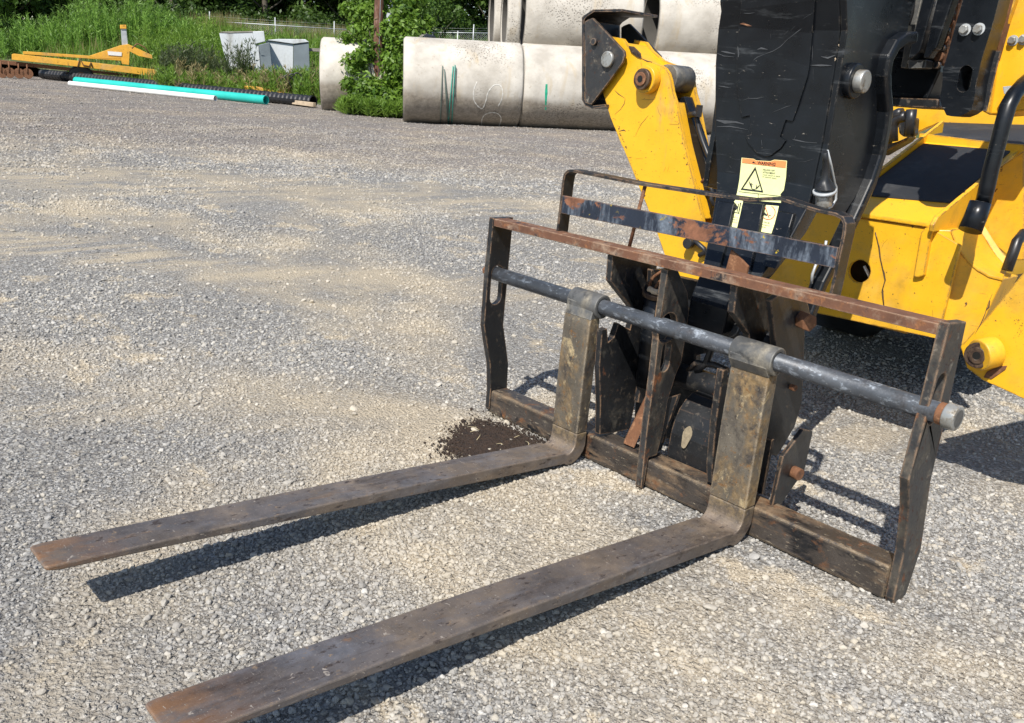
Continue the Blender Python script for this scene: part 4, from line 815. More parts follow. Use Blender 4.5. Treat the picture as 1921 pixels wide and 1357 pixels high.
MB().prism(PL([(1250, -300), (1300, -300), (1218, 0), (1130, 250), (1065, 500), (1015, 855), (962, 828), (1012, 520), (1105, 215), (1162, 0)], z6, Y=YB+.15), (0, .03, 0)).build('section_collar', 'yellow', ysec, .004)
for q in ((1200, 305), (1280, 298)):
    p0 = V(*P(*z6(*q), Y=YB+.18)); MB().cyl(p0, p0+V(0, -.004, 0), .018, 18).build('washer', 'galv', ysec); MB().tube([p0+V(0, -.004, 0), p0+V(0, -.020, 0)], .013, 6, True, False).build('bolt', 'zinc', ysec, .002)
MB().prism(PL([(1120, 650), (1215, 640), (1230, 600), (1300, 595), (1300, 690), (1200, 720), (1130, 705)], z6, Y=YB+.12), (0, .03, 0)).build('catch_plate', 'galv', ysec, .002)
for L_, r_ in (([(300, -80), (318, 60), (300, 160), (330, 240), (300, 290)], .016), ([(420, -80), (410, 60), (385, 150), (372, 235)], .013), ([(460, -80), (440, 80), (405, 190), (380, 260)], .010)):
    MB().tube(PL(L_, z6, Y=YB+.05), r_, 10).build('hydraulic_hose', 'hose', tel)
for q in ((395, 60), (372, 215), (312, 110)):
    p0 = V(*P(*z6(*q), Y=YB+.045)); MB().cyl(p0-V(0, 0, .016), p0+V(0, 0, .016), .021, 14).build('hose_clamp', 'heelgrey', tel, .003)
MB().prism(PL([(270, 195), (330, 215), (415, 190), (412, 245), (385, 290), (330, 285), (285, 300), (240, 285)], z6, Y=YB-.01), (0, .03, 0)).build('grease_lump', 'mud', tel, .008)
# black grab rail in its socket
gr = PL([(1400, 560), (1330, 590), (1270, 640), (1205, 715), (1160, 800), (1125, 920), (1092, 1050), (1060, 1170), (1030, 1280)], z6, X=1.45)+PL([(1175, 60), (1148, 165)], z7, X=1.45)
rail = MB().tube(gr, .027, 20).build('grab_rail', 'black', tel)
MB().tube(PL([(1134, 158), (1110, 230), (1072, 325)], z7, X=1.45), [.036, .038, .040], 20, True, True).build('rail_socket', 'black', tel)
MB().tube(PL([(1392, 340), (1350, 390), (1330, 450), (1290, 560)], z7, X=1.50), .020, 12).build('hydraulic_hose', 'hose', tel)
# tyres under the machine
for x_, y_ in ((.12, 3.0), (1.30, 4.4)):
    MB().tube([(x_-.17, y_, .52), (x_-.15, y_, .52), (x_+.15, y_, .52), (x_+.17, y_, .52)], [.44, .52, .52, .44], 40).build('wheel', 'rubber', tel)
# ------------------------------------------------------------------ soil spill by the far end of the beam
sx_, sy_ = [], []
SP = [(868, 812), (905, 795), (960, 812), (1012, 838), (985, 850), (935, 868), (880, 862), (850, 846)]
sp = np.array([P(*q, Z=0)[:2] for q in SP]); cen = sp.mean(0)
ring = []
for k in range(64):
    t = 2*math.pi*k/64; d = np.array([math.cos(t), math.sin(t)])
    best = 0
    for i in range(len(sp)):
        a_, b_ = sp[i]-cen, sp[(i+1) % len(sp)]-cen; den = d[0]*(b_-a_)[1]-d[1]*(b_-a_)[0]
        if abs(den) < 1e-9: continue
        tt = (a_[0]*(b_-a_)[1]-a_[1]*(b_-a_)[0])/den; u_ = (a_[0]*d[1]-a_[1]*d[0])/den
        if tt > 0 and 0 <= u_ <= 1: best = max(best, tt)
    ring.append(best*(1+.10*noise.noise(Vector((d[0]*3, d[1]*3, 0)))))
tt = rng.random(52000)*2*math.pi; rr_ = np.abs(rng.normal(size=52000))*.50+.10*rng.random(52000); rk = np.interp(tt, np.linspace(0, 2*math.pi, 65), ring+[ring[0]])
pts = np.stack([cen[0]+rr_*rk*np.cos(tt), cen[1]+rr_*rk*np.sin(tt), np.full(len(tt), .007)], 1)
scatter('dark_soil_crumbs', pts, np.clip(rng.lognormal(-6.0, .5, 52000), .0014, .010), rng.random(52000), 'soil', 21)
mb = MB()
for i in range(7):
    a_ = rng.random()*6.28; L_ = .012+.022*rng.random(); c_ = cen+(rng.random(2)-.5)*np.array([.30, .26]); z_ = .016
    mb.tube([(c_[0]-math.cos(a_)*L_, c_[1]-math.sin(a_)*L_, z_), (c_[0]+.01*rng.random(), c_[1], z_+.008), (c_[0]+math.cos(a_)*L_, c_[1]+math.sin(a_)*L_, z_+.002)], .0011, 4)
o = mb.build('straw_bits', 'straw', None); o['kind'] = 'stuff'

# ------------------------------------------------------------------ background helpers
def az(x, y=150): r = ray(x, y); return math.atan2(r[1], r[0])
def BP(x, y, px0, hd, off=0):
    """where the ray meets an upright plane standing square to the view at px0, hd metres off"""
    a_ = az(px0); nn = np.array([math.cos(a_), math.sin(a_), 0]); r = ray(x, y); return CW+r*((hd+off)/(r @ nn))
def vdir(px0): a_ = az(px0); return V(math.cos(a_), math.sin(a_), 0)
AXv = V(AX[0], AX[1], 0); ANv = V(AN[0], AN[1], 0)

# terrain of the bank beyond the yard
HB = [(-900, 46), (0, 47.5), (60, 46.5), (140, 43), (300, 39.5), (500, 36.2), (600, 36), (660, 33.5), (757, 30.5), (1150, 33.5), (1400, 37), (2200, 40)]
hbx = np.array([az(x) for x, _ in HB]); hbd = np.array([d for _, d in HB])
ordr = np.argsort(hbx)
def hb(a): return np.interp(a, hbx[ordr], hbd[ordr])
bka = np.array([az(x) for x in (-900, -160, 0, 170, 400, 2200)]); bkf = np.array([.3, .25, .28, .5, 1, 1]); bo = np.argsort(bka)
def bank(hd, a): return np.interp(a, bka[bo], bkf[bo])*(2.75*sm(hd, 40, 53)+.012*np.clip(hd-53, 0, 200))
nA, nR = 260, 60
a0, a1 = az(2200)-.3, az(-900)+.3
if a1 < a0: a1 += 2*math.pi
vs = []; AA = np.linspace(a0, a1, nA)
for a_ in AA:
    h0 = hb(a_)+.5*noise.noise(Vector((a_*60, 0, 0)))+.35*noise.noise(Vector((a_*260, 3, 0)))
    for j in range(nR):
        h = h0+(240-h0)*(j/(nR-1))**2.2; x_, y_ = CW[0]+h*math.cos(a_), CW[1]+h*math.sin(a_)
        z_ = float(terrain(np.array(x_), np.array(y_)))+float(bank(h, a_))+(-.05 if j == 0 else .05)+.10*noise.noise(Vector((x_*.4, y_*.4, 0)))*(j > 0)
        vs.append((x_, y_, z_))
idx = np.arange(nA*nR).reshape(nA, nR); fs = np.stack([idx[:-1, :-1], idx[1:, :-1], idx[1:, 1:], idx[:-1, 1:]], -1).reshape(-1, 4).tolist()
o = MB().add(vs, fs, True).build('grass_bank', 'verge', None); o['kind'] = 'structure'
def gz_(x, y):
    h = np.hypot(x-CW[0], y-CW[1]); a_ = np.arctan2(y-CW[1], x-CW[0]); a_ = np.where(a_ < a0, a_+2*math.pi, a_)
    return terrain(x, y)+np.where(h > hb(a_), bank(h, a_)+.03, 0)

# the same stones farther off, fewer and coarser
x, y, r = wedge(120000, 12, 48, lambda q: (12/q)**1.0)
aa_ = np.arctan2(y-CW[1], x-CW[0]); aa_ = np.where(aa_ < a0, aa_+2*math.pi, aa_); keep = r < hb(aa_)-.2; x, y, r = x[keep], y[keep], r[keep]
size = np.clip(rng.lognormal(-4.1, .4, len(x)), .009, .038)
scatter('distant_gravel', np.stack([x, y, terrain(x, y)+size*.1], 1), size, rng.random(len(x))*.9, 'stone', 5, flat=.5)

# blades and leaves as plain mesh
def leaves_mesh(name, C_, D_, W_, mat_, L_=None):
    """C centres, D long half-axis vectors, W short half-axis vectors: pointed four-cornered leaves"""
    n_ = len(C_); v = np.empty((n_, 4, 3)); v[:, 0] = C_-D_; v[:, 1] = C_+W_-D_*.15; v[:, 2] = C_+D_; v[:, 3] = C_-W_-D_*.15
    me = bpy.data.meshes.new(name); me.vertices.add(n_*4); me.vertices.foreach_set('co', v.astype(np.float32).ravel())
    me.loops.add(n_*4); me.loops.foreach_set('vertex_index', np.arange(n_*4, dtype=np.int32)); me.polygons.add(n_)
    me.polygons.foreach_set('loop_start', np.arange(0, n_*4, 4, dtype=np.int32)); me.update(calc_edges=True); me.materials.append(M[mat_]); return me
def rvec(n_):
    v = rng.normal(size=(n_, 3)); return v/np.linalg.norm(v, axis=1, keepdims=True)
def clump_leaves(clumps, per, ls, squash=.75, fill=.45):
    Cs, Ds, Ws = [], [], []
    for (c_, r_) in clumps:
        k = max(8, int(per*r_*r_)); d = rvec(k); rad = r_*np.clip(rng.normal(.86, .30, k), .1, 1.9)
        c = np.array(c_)+d*rad[:, None]*np.array([1, 1, squash]); nrm = d+rvec(k)*.9+np.array([0, 0, .35]); nrm /= np.linalg.norm(nrm, axis=1, keepdims=True)
        t = np.cross(nrm, rvec(k)); t /= np.linalg.norm(t, axis=1, keepdims=True); b = np.cross(nrm, t); s_ = ls*(.55+.9*rng.random(k))[:, None]
        Cs.append(c); Ds.append(t*s_); Ws.append(b*s_*.5)
    return np.concatenate(Cs), np.concatenate(Ds), np.concatenate(Ws)
def link(name, me, parent=None, **t):
    o = bpy.data.objects.new(name, me); COL.objects.link(o); o.parent = parent
    for k, v in t.items(): o[k] = v
    return o

# trees of the wood: three builds, shared
def crown_mesh(seed, H, Wd, mat_):
    r_ = random.Random(seed); cl = []
    for k in range(46):
        zz = r_.random()**.8; wr = Wd*(.35+.75*math.sin(math.pi*min(1, zz*.85+.12)))*.5
        a_ = r_.random()*6.28; q = math.sqrt(r_.random()); cl.append(((wr*q*math.cos(a_), wr*q*math.sin(a_), .5+zz*(H-1)), r_.uniform(.45, 1.15)))
    return leaves_mesh('crown', *clump_leaves(cl, 330, .16), mat_)
def trunk_mesh(seed, H):
    r_ = random.Random(seed); mb = MB(); p_ = [V(0, 0, -.3)]
    for k in range(6): p_.append(V(r_.uniform(-.15, .15)*k*.4, r_.uniform(-.15, .15)*k*.4, H*(k+1)/7))
    mb.tube(p_, [.20, .17, .14, .11, .09, .06, .03], 8)
    for k in range(7):
        b_ = p_[1+k % 5]; a_ = r_.random()*6.28; e_ = b_+V(math.cos(a_)*1.6, math.sin(a_)*1.6, 1.3); mb.tube([b_, b_.lerp(e_, .5)+V(0, 0, -.1), e_], [.06, .04, .015], 6)
    o = mb.build('trunk', 'bark', None); me = o.data; bpy.data.objects.remove(o); return me
CR = [crown_mesh(1, 9.5, 7.5, 'leafmid'), crown_mesh(2, 8.2, 6.5, 'leafdark'), crown_mesh(3, 10.5, 8.0, 'leafdark'), crown_mesh(4, 6.5, 6.0, 'leafmid')]
TR = [trunk_mesh(5, 8), trunk_mesh(6, 7), trunk_mesh(7, 9), trunk_mesh(8, 5.5)]
tl = [(-60, 57, 2), (35, 55, 3), (130, 61, 1), (235, 64, 2), (330, 58, 1), (415, 64, 0), (500, 61, 2), (585, 66, 1), (655, 60, 0), (770, 56, 3), (850, 63, 0), (925, 60, 2), (1010, 66, 0)]
refs = {-60: 'dark tree filling the upper left corner of the wood edge', 35: 'low light green tree behind the bright reeds at far left', 130: 'dark tree behind the reeds left of the yellow implement mast',
 235: 'tall dark tree behind the mast of the faded yellow implement', 330: 'dark tree just left of the first fence post', 415: 'mid green tree directly above the leaning pale blue box', 500: 'tall dark tree behind the middle fence post',
 585: 'dark tree above the last post of the left fence', 655: 'mid green tree left of the brown utility pole', 770: 'low green tree right of the brown utility pole', 850: 'mid green tree above the right stretch of fence',
 925: 'dark tree behind the end of the upper row of pipes', 1010: 'green tree hidden behind the upper concrete pipes'}
for i, (px, hd, k) in enumerate(tl):
    a_ = az(px); x_, y_ = CW[0]+hd*math.cos(a_), CW[1]+hd*math.sin(a_)
    lab = refs.get(px, 'tree of the wood edge hidden behind the machine or beyond the picture')
    t = thing('wood_tree', (x_, y_, float(gz_(np.array(x_), np.array(y_)))), lab, 'tree', 'trees of the wood beyond the bank'); t.rotation_euler = (0, 0, i*1.9); s_ = 1+.12*math.sin(i*2.3); t.scale = (s_, s_, s_)
    link('trunk', TR[k], t); link('crown', CR[k], t)
# dense undergrowth and the far wood
cl = []
for i in range(330):
    px = -700+i*10+rng.random()*8; hd = 66+rng.random()*9; a_ = az(px); x_, y_ = CW[0]+hd*math.cos(a_), CW[1]+hd*math.sin(a_)
    for z_ in (1.0, 3.6, 6.4, 9.0): cl.append(((x_, y_, 3+z_+rng.random()*1.4), 1.4+.8*rng.random()))
link('far_woodland', leaves_mesh('far_woodland', *clump_leaves(cl, 26, .38), 'leafdark'), None, kind='stuff')
cl = []
for i in range(150):
    px = -400+i*13+rng.random()*12; hd = 54.5+rng.random()*5; a_ = az(px); x_, y_ = CW[0]+hd*math.cos(a_), CW[1]+hd*math.sin(a_)
    cl.append(((x_, y_, float(gz_(np.array(x_), np.array(y_)))+.2+rng.random()*.9), .5+.6*rng.random()))
link('hedge_undergrowth', leaves_mesh('hedge_undergrowth', *clump_leaves(cl, 300, .11), 'leafdark'), None, kind='stuff')

# tall grass on the bank
def grass(name, n_, pxr, hdr, hgt, wid, mat_, bend=.3, dens=None, edge=.3, hmul=None):
    px = rng.uniform(*pxr, n_); aa = np.array([0.]*n_)
    tb = np.linspace(pxr[0]-5, pxr[1]+5, 200); ta = np.unwrap(np.array([az(t) for t in tb])); aa = np.interp(px, tb, ta); aw = np.where(aa < a0, aa+2*math.pi, aa)
    lo = hb(aw)+edge if hdr[0] is None else np.full(n_, hdr[0]); hd = lo+(hdr[1]-lo)*rng.random(n_)**.85
    x_, y_ = CW[0]+hd*np.cos(aa), CW[1]+hd*np.sin(aa)
    cn_ = np.array([noise.noise(Vector((a*.35, b*.35, 7.7)))+.5*noise.noise(Vector((a*1.3, b*1.3, 1.7))) for a, b in zip(x_, y_)])
    kp = rng.random(n_) < np.clip(.6+cn_*1.2, .1, 1); x_, y_, cn_, hd = x_[kp], y_[kp], cn_[kp], hd[kp]; m_ = len(x_)
    h = hgt*(.45+.75*rng.random(m_))*(1+.6*cn_)*(np.clip((hd-lo[kp])/3, .35, 1) if hdr[0] is None else 1)
    z_ = gz_(x_, y_)+h*.5; ln = rng.normal(size=(m_, 2))*bend
    D = np.stack([ln[:, 0]*h*.5, ln[:, 1]*h*.5, h*.5], 1); W_ = rvec(m_); W_[:, 2] = 0; W_ *= (wid*(.6+.8*rng.random(m_)))[:, None]
    return link(name, leaves_mesh(name, np.stack([x_, y_, z_], 1), D, W_, mat_), None, kind='stuff')
grass('bank_grass', 60000, (-300, 1300), (None, 57), .60, .022, 'grass')
grass('bank_grass_dry', 9000, (-200, 1300), (None, 56), .75, .014, 'grassdry', .22)
grass('fence_line_grass', 26000, (370, 920), (47.5, 54.0), .50, .024, 'grass', .18)
grass('fence_line_seed_heads', 7000, (300, 720), (50, 54.5), .70, .016, 'grassdry', .12)
# feathery reeds on the left: stems with many narrow leaves
def reeds(name, n_, pxr, hdr, H, mat_, absz=False):
    Cs, Ds, Ws = [], [], []
    for i in range(n_):
        px = rng.uniform(*pxr); hd = rng.uniform(*hdr); a_ = az(px); x_, y_ = CW[0]+hd*math.cos(a_), CW[1]+hd*math.sin(a_)
        nn = noise.noise(Vector((x_*.45, y_*.45, 2))); z0 = float(gz_(np.array(x_), np.array(y_))); h = (H(px)-(z0 if absz else 0))*(.70+.35*rng.random()+.6*nn); k = 30
        t = rng.random(k)**.8; ln = rng.normal(size=2)*.12*h; c = np.stack([x_+ln[0]*t*t, y_+ln[1]*t*t, z0+t*h], 1)
        d = rng.normal(size=(k, 3)); d[:, 2] = np.abs(d[:, 2])+.5; d /= np.linalg.norm(d, axis=1, keepdims=True); L_ = (.16*(1.25-t*.6))[:, None]
        w_ = np.cross(d, rvec(k)); Cs.append(c+d*L_); Ds.append(d*L_); Ws.append(w_*.022)
        Cs.append(np.array([[x_+ln[0]*.25, y_+ln[1]*.25, z0+h*.5]])); Ds.append(np.array([[ln[0]*.5, ln[1]*.5, h*.5]])); Ws.append(np.array([[.014, .008, 0]]))
    return link(name, leaves_mesh(name, np.concatenate(Cs), np.concatenate(Ds), np.concatenate(Ws), mat_), None, kind='stuff')
reeds('dark_reeds', 260, (-160, 370), (48.5, 53.5), lambda px: float(np.interp(px, [-160, 0, 80, 170, 300, 390], [2.0, 1.9, 2.8, 4.0, 3.8, 3.0])), 'leafmid', True)
reeds('feathery_reeds', 850, (-160, 370), (48.0, 52.5), lambda px: float(np.interp(px, [-160, 0, 80, 170, 300, 390], [1.8, 1.6, 2.4, 3.7, 3.5, 2.7])), 'reedleaf', True)
reeds('roadside_weeds', 420, (260, 600), (44, 48), lambda px: 1.3, 'grass')
reeds('low_green_weeds', 500, (300, 660), (37.5, 41), lambda px: .75, 'grass')
reeds('vault_weeds', 260, (380, 600), (38.3, 40.2), lambda px: 1.0, 'grass')
reeds('dry_stalks', 120, (330, 640), (37.5, 41), lambda px: 1.1, 'grassdry')
reeds('dusky_stems', 40, (425, 475), (39.0, 40.0), lambda px: 2.0, 'weeddark')
reeds('dusky_weeds', 150, (300, 430), (39.5, 41.5), lambda px: 1.3, 'weeddark')
reeds('roadside_fringe', 420, (640, 770), (29.2, 31.6), lambda px: .5, 'grass')

# shrub around the pole
def shrub(name, px0, hd, blobs, per, ls, mat_, label, cat, stems=5):
    b0 = BP(px0, 200, px0, hd); t = thing(name, (b0[0], b0[1], float(gz_(np.array(b0[0]), np.array(b0[1])))), label, cat); base = np.array(t.location)
    cl = []; mb = MB()
    for (x_, y_, r_, do) in blobs:
        c = BP(x_, y_, px0, hd, do)-base; R1 = r_*hd/FPX; cl.append((c, R1*.75))
        for k in range(5):
            d = rvec(1)[0]*R1*.6; cl.append((c+d, R1*(.35+.25*rng.random())))
        mb.tube([base+np.array([.1*rng.normal(), .1*rng.normal(), -.05]), base+c*np.array([.4, .4, .5]), base+c], [.03, .02, .008], 6)
    link('foliage', leaves_mesh('foliage', *clump_leaves(cl, per, ls, .9, .6), mat_), t); mb.build('stem', 'bark', t); return t
shrub('pole_shrub', 706, 30.9, [(672, 118, 26, .2), (690, 95, 20, .4), (660, 160, 20, 0), (684, 178, 34, -.4), (722, 182, 34, -.5), (742, 150, 30, -.2), (700, 205, 26, -.7), (735, 200, 26, -.7), (668, 198, 18, -.6), (738, 118, 30, 0), (752, 92, 26, .2), (730, 60, 30, .5), (770, 60, 26, .4), (755, 25, 30, .7), (745, 205, 18, -.8), (720, 100, 18, .6), (765, 110, 14, 0), (680, 60, 22, .9), (690, 25, 26, 1.0), (655, 20, 20, 1.4), (715, 0, 24, 1.0), (785, 5, 24, .9), (650, 75, 16, 1.0), (800, 45, 16, .9)], 1500, .080, 'leafbright', 'bright green leafy shrub wrapped round the brown utility pole', 'shrub')
shrub('bank_shrub', 800, 50.0, [(795, 22, 26, 0), (830, 10, 24, .5), (765, 15, 22, .5), (860, 28, 16, .8)], 420, .10, 'leafmid', 'round green shrub on the bank above the metal fence frame', 'shrub')

# poles
def pole(px, hd, r0, H, mat_, label, zb_=None, yb=200):
    b0 = BP(px, yb, px, hd); z0 = float(gz_(np.array(b0[0]), np.array(b0[1]))); t = thing('utility_pole', (b0[0], b0[1], z0), label, 'utility pole')
    pts = [(b0[0]+.004*i*i*.1, b0[1], z0-.4+H*i/12) for i in range(13)]; rs = [r0*(1-.02*i)*(1+.03*math.sin(i*2.1)) for i in range(13)]
    s_ = MB().tube(pts, rs, 20).build('pole_shaft', mat_, t)
    MB().tube([(b0[0]+r0*.9, b0[1]-.05, z0+.2), (b0[0]+r0*.95, b0[1]-.05, z0+H*.9)], .012, 6).build('ground_wire', 'galv', t)
    return t
pole(706.5, 31.3, .165, 10, 'pole', 'brown weathered wooden utility pole standing in the leafy shrub')
pole(729, 48.5, .17, 12, 'galv', 'pale grey utility pole farther back, half hidden by the shrub', yb=90)

# fences on the bank
def fence(posts, rails, hd, label, px0):
    b0 = BP(posts[0][0], posts[0][2], px0, hd); t = thing('chain_link_fence', tuple(map(float, b0)), label, 'fence')
    for (x_, y0, y1) in posts:
        p_ = BP(x_, y0, px0, hd); q = BP(x_, y1, px0, hd); q = np.array([p_[0], p_[1], q[2]-.6]); MB().tube([q, p_], .030, 10).build('fence_post', 'galv', t)
    for a_, b_ in rails:
        MB().tube([BP(*a_, px0, hd), BP(*b_, px0, hd)], .024, 8).build('top_rail', 'galv', t)
    A_ = V(*BP(*rails[0][0], px0, hd)); B_ = V(*BP(*rails[0][1], px0, hd)); mb = MB(); L_ = (B_-A_).length; st_ = .11; Hh = 1.5
    k = 0
    while k*st_ < L_+Hh:
        for sgn in (1, -1):
            s0, s1 = (k*st_, k*st_-Hh) if sgn > 0 else (k*st_-Hh, k*st_)
            z0, z1_ = 0, -Hh; 
            if s1 < 0: z1_ = -Hh*(s0)/(s0-s1); s1 = 0
            if s0 < 0: z0 = -Hh*(0-s0)/(s1-s0); s0 = 0
            if s0 > L_: z0 = -Hh*(s0-L_)/(s0-s1); s0 = L_
            if s1 > L_: z1_ = -Hh*(L_-s0)/(s1-s0); s1 = L_
            if s0 == s1: continue
            a_ = A_.lerp(B_, s0/L_)+V(0, 0, z0); b_ = A_.lerp(B_, s1/L_)+V(0, 0, z1_); mb.tube([a_, b_], .0028, 3, False, False)
        k += 1
    o = mb.build('wire_mesh', 'galv', t, fix=False); o['kind'] = 'stuff'
    for zz in (.12, .24):
        MB().tube([A_+V(0, 0, zz), A_.lerp(B_, .5)+V(0, 0, zz-.03), B_+V(0, 0, zz)], .004, 4).build('barbed_wire', 'galv', t)
    return t
fence([(393, 22, 64), (516, 33, 76), (627, 40, 66)], [((393, 40), (672, 57))], 51.5, 'galvanised chain link fence on the grassy bank behind the pale blue boxes', 530)
fence([(812, 60, 82), (859, 58, 88), (889, 46, 86)], [((808, 61), (918, 62.5))], 50.5, 'short galvanised fence frame beside the round green shrub above the pipes', 850)

# concrete pipes
RP = 1.20
M['bore'] = plain('pipe_inside_shade', (.07, .065, .058), .9, sc_=2)  # shade of the hollow put into the colour, darker than the barrel concrete
zA = float(B(757, 230, 27.8)[2]); zB = float(B(1150, 246, 29.2)[2])
L0_ = V(PA[0], PA[1], zA); L1_ = V(PB[0], PB[1], zB); AX3 = (L1_-L0_).normalized()
def s_of(px, off):
    """station along the axis where the view ray of this column passes the row standing off metres behind"""
    a_ = az(px, 160); d = np.array([math.cos(a_), math.sin(a_)]); o_ = np.array(L0_[:2])+AN*off-CW[:2]
    Mx = np.array([[d[0], -AX[0]], [d[1], -AX[1]]]); r_ = np.linalg.solve(Mx, o_); return r_[1]
def axpt(s_, off, up): return L0_+AX3*s_+ANv*off+V(0, 0, up)
def con_pipe(s0, s1, off, up, label, R=RP, wall=.19, groove=True):
    a_, b_ = axpt(s0, off, up), axpt(s1, off, up); d = (b_-a_).normalized(); n_ = 56; u_ = V(0, 0, 1); u_ = (u_-d*u_.dot(d)).normalized(); v_ = d.cross(u_)
    L_ = (b_-a_).length; t = thing('concrete_pipe', tuple(a_-V(0, 0, R)), label, 'concrete pipe', 'stacked concrete drain pipes')
    e_ = min(.35, L_*.3); m_ = min(.05, L_*.1)
    prof = [(R-wall, 0.02), (R-wall*.55, 0), (R-.05, 0), (R, m_), (R, e_), (R, L_*.5), (R, L_-e_), (R, L_-m_), (R-.04, L_), (R-wall*.5, L_), (R-wall, L_-.02)]
    vs, fs = [], []
    for (r_, s_) in prof:
        for k in range(n_):
            q = 2*math.pi*k/n_; jit = 1+.0015*noise.noise(Vector((k, s_, 0))); vs.append(a_+d*s_+(u_*math.cos(q)+v_*math.sin(q))*r_*jit)
    for i in range(len(prof)):
        j = (i+1) % len(prof)
        for k in range(n_): k2 = (k+1) % n_; fs.append((i*n_+k, i*n_+k2, j*n_+k2, j*n_+k))
    MB().add(vs, fs, True).build('pipe_barrel', 'concrete', t)
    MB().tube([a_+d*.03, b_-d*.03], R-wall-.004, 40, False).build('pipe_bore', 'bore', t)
    # chipped darker rim at each end
    for s_, q_ in ((-.012, 0), (L_+.012, 1)):
        vs, fs = [], []
        for r_, ss in ((R-wall+.03, s_), (R-.055, s_), (R-.055, s_+(.03 if not q_ else -.03)), (R-wall+.03, s_+(.03 if not q_ else -.03))):
            for k in range(n_): q = 2*math.pi*k/n_; vs.append(a_+d*ss+(u_*math.cos(q)+v_*math.sin(q))*r_*(1+.0012*noise.noise(Vector((k*.7, q_*9, 0)))))
        for i in range(4):
            j = (i+1) % 4
            for k in range(n_): k2 = (k+1) % n_; fs.append((i*n_+k, i*n_+k2, j*n_+k2, j*n_+k))
        MB().add(vs, fs, True).build('pipe_rim', 'darkrim', t)
    return t
sl_ = s_of(975, 0)-s_of(757, 0); G_ = .035
F0 = s_of(757, 0)
con_pipe(F0, F0+sl_-G_, 0, RP, 'end concrete pipe of the lower row, beside the shrub, with white painted scrawls')
con_pipe(F0+sl_, F0+2*sl_-G_, 0, RP, 'pitted concrete pipe of the lower row with a short green painted stroke')
con_pipe(F0+2*sl_, F0+3*sl_-G_, 0, RP, 'third concrete pipe of the lower row, between stabiliser leg and boom head')
con_pipe(F0+3*sl_, F0+4*sl_-G_, 0, RP, 'fourth concrete pipe of the lower row, mostly behind the black boom head')
U = 1.732*RP
u0 = s_of(969, RP)
con_pipe(u0, u0+sl_*1.02, RP, RP+U, 'big concrete pipe of the upper row left of the black stabiliser foot')
con_pipe(u0+sl_*1.02+.50, u0+2*sl_*1.02, RP, RP+U, 'upper concrete pipe with white smears, right of the stabiliser foot')
con_pipe(u0+2*sl_*1.02+.2, u0+3*sl_, RP, RP+U, 'upper concrete pipe hidden behind the boom head')
con_pipe(u0-.52, u0-.12, RP+.1, RP+U-.12, 'short pale collar piece at the left end of the upper row', R=RP-.07)
b0_ = s_of(770, 2*RP)
con_pipe(b0_, b0_+sl_, 2*RP, RP+.02, 'concrete pipe in the second row behind the white scrawled one')
con_pipe(b0_+sl_+.05, b0_+2*sl_, 2*RP, RP+.02, 'second row concrete pipe hidden behind the pitted one')
con_pipe(s_of(914, 3*RP), s_of(914, 3*RP)+sl_, 3*RP, RP+U, 'stained upper pipe farthest back, its end showing left of the stack')
con_pipe(s_of(606, 4.6), s_of(606, 4.6)+sl_*.95, 4.6, RP-.05, 'lone concrete pipe left of the leafy shrub, half overgrown', R=RP+.06)
# paint marks on the lower pipes
def on_pipe(x, y, R=RP+.006):
    r = V(*ray(x, y)).normalized(); o_ = V(*CW)-axpt(0, 0, RP); d = AX3; rp = r-d*r.dot(d); op = o_-d*o_.dot(d)
    a_, b_, c_ = rp.dot(rp), 2*rp.dot(op), op.dot(op)-R*R; q = (-b_-math.sqrt(max(0, b_*b_-4*a_*c_)))/(2*a_); return V(*CW)+r*q
def stroke(pix, wd, mat_, name, parent):
    p_ = [on_pipe(*q) for q in pix]; mb = MB(); vs = []
    for i, q in enumerate(p_):
        d = (p_[min(i+1, len(p_)-1)]-p_[max(0, i-1)]).normalized(); c_ = axpt((q-axpt(0, 0, RP)).dot(AX3), 0, RP); nn = (q-c_).normalized(); s_ = d.cross(nn)*wd*(.7+.3*math.sin(i*1.7)); vs += [q-s_, q+s_]
    mb.add(vs, [(2*i, 2*i+1, 2*i+3, 2*i+2) for i in range(len(p_)-1)]); return mb.build(name, mat_, parent)
M['chalk'] = plain('white_marking_paint', (.62, .60, .55), .8, var=.2, sc_=12); M['greenpaint'] = plain('green_marking_paint', (.01, .32, .19), .7, sc_=12)
pipes = [o for o in bpy.data.objects if o.name.startswith('concrete_pipe')]
z3b = lambda x, y: (740+x/3.098, y/3.098)
p1 = [o for o in pipes if 'scrawls' in o['label']][0]; p2 = [o for o in pipes if 'green painted' in o['label']][0]
def crv(L_, n_=6):
    out = []
    for i in range(len(L_)-1):
        p0, p1_, p2_, p3 = L_[max(0, i-1)], L_[i], L_[i+1], L_[min(len(L_)-1, i+2)]
        for k in range(n_):
            t = k/n_; out.append(tuple(.5*((2*p1_[j])+(-p0[j]+p2_[j])*t+(2*p0[j]-5*p1_[j]+4*p2_[j]-p3[j])*t*t+(-p0[j]+3*p1_[j]-3*p2_[j]+p3[j])*t**3) for j in (0, 1)))
    return out+[L_[-1]]
for L_ in ([(480, 475), (462, 520), (460, 575), (480, 612), (510, 632), (530, 590), (545, 535), (580, 495), (615, 498), (628, 530), (622, 580), (602, 618)], [(505, 730), (510, 690), (530, 665), (570, 655), (605, 665), (620, 695), (605, 738)]):
    stroke([z3b(*q) for q in crv(L_)], .018, 'chalk', 'chalk_scrawl', p1)
stroke([z3b(*q) for q in [(884, 490), (882, 540), (880, 590), (879, 640)]], .040, 'greenpaint', 'green_stroke', p2)
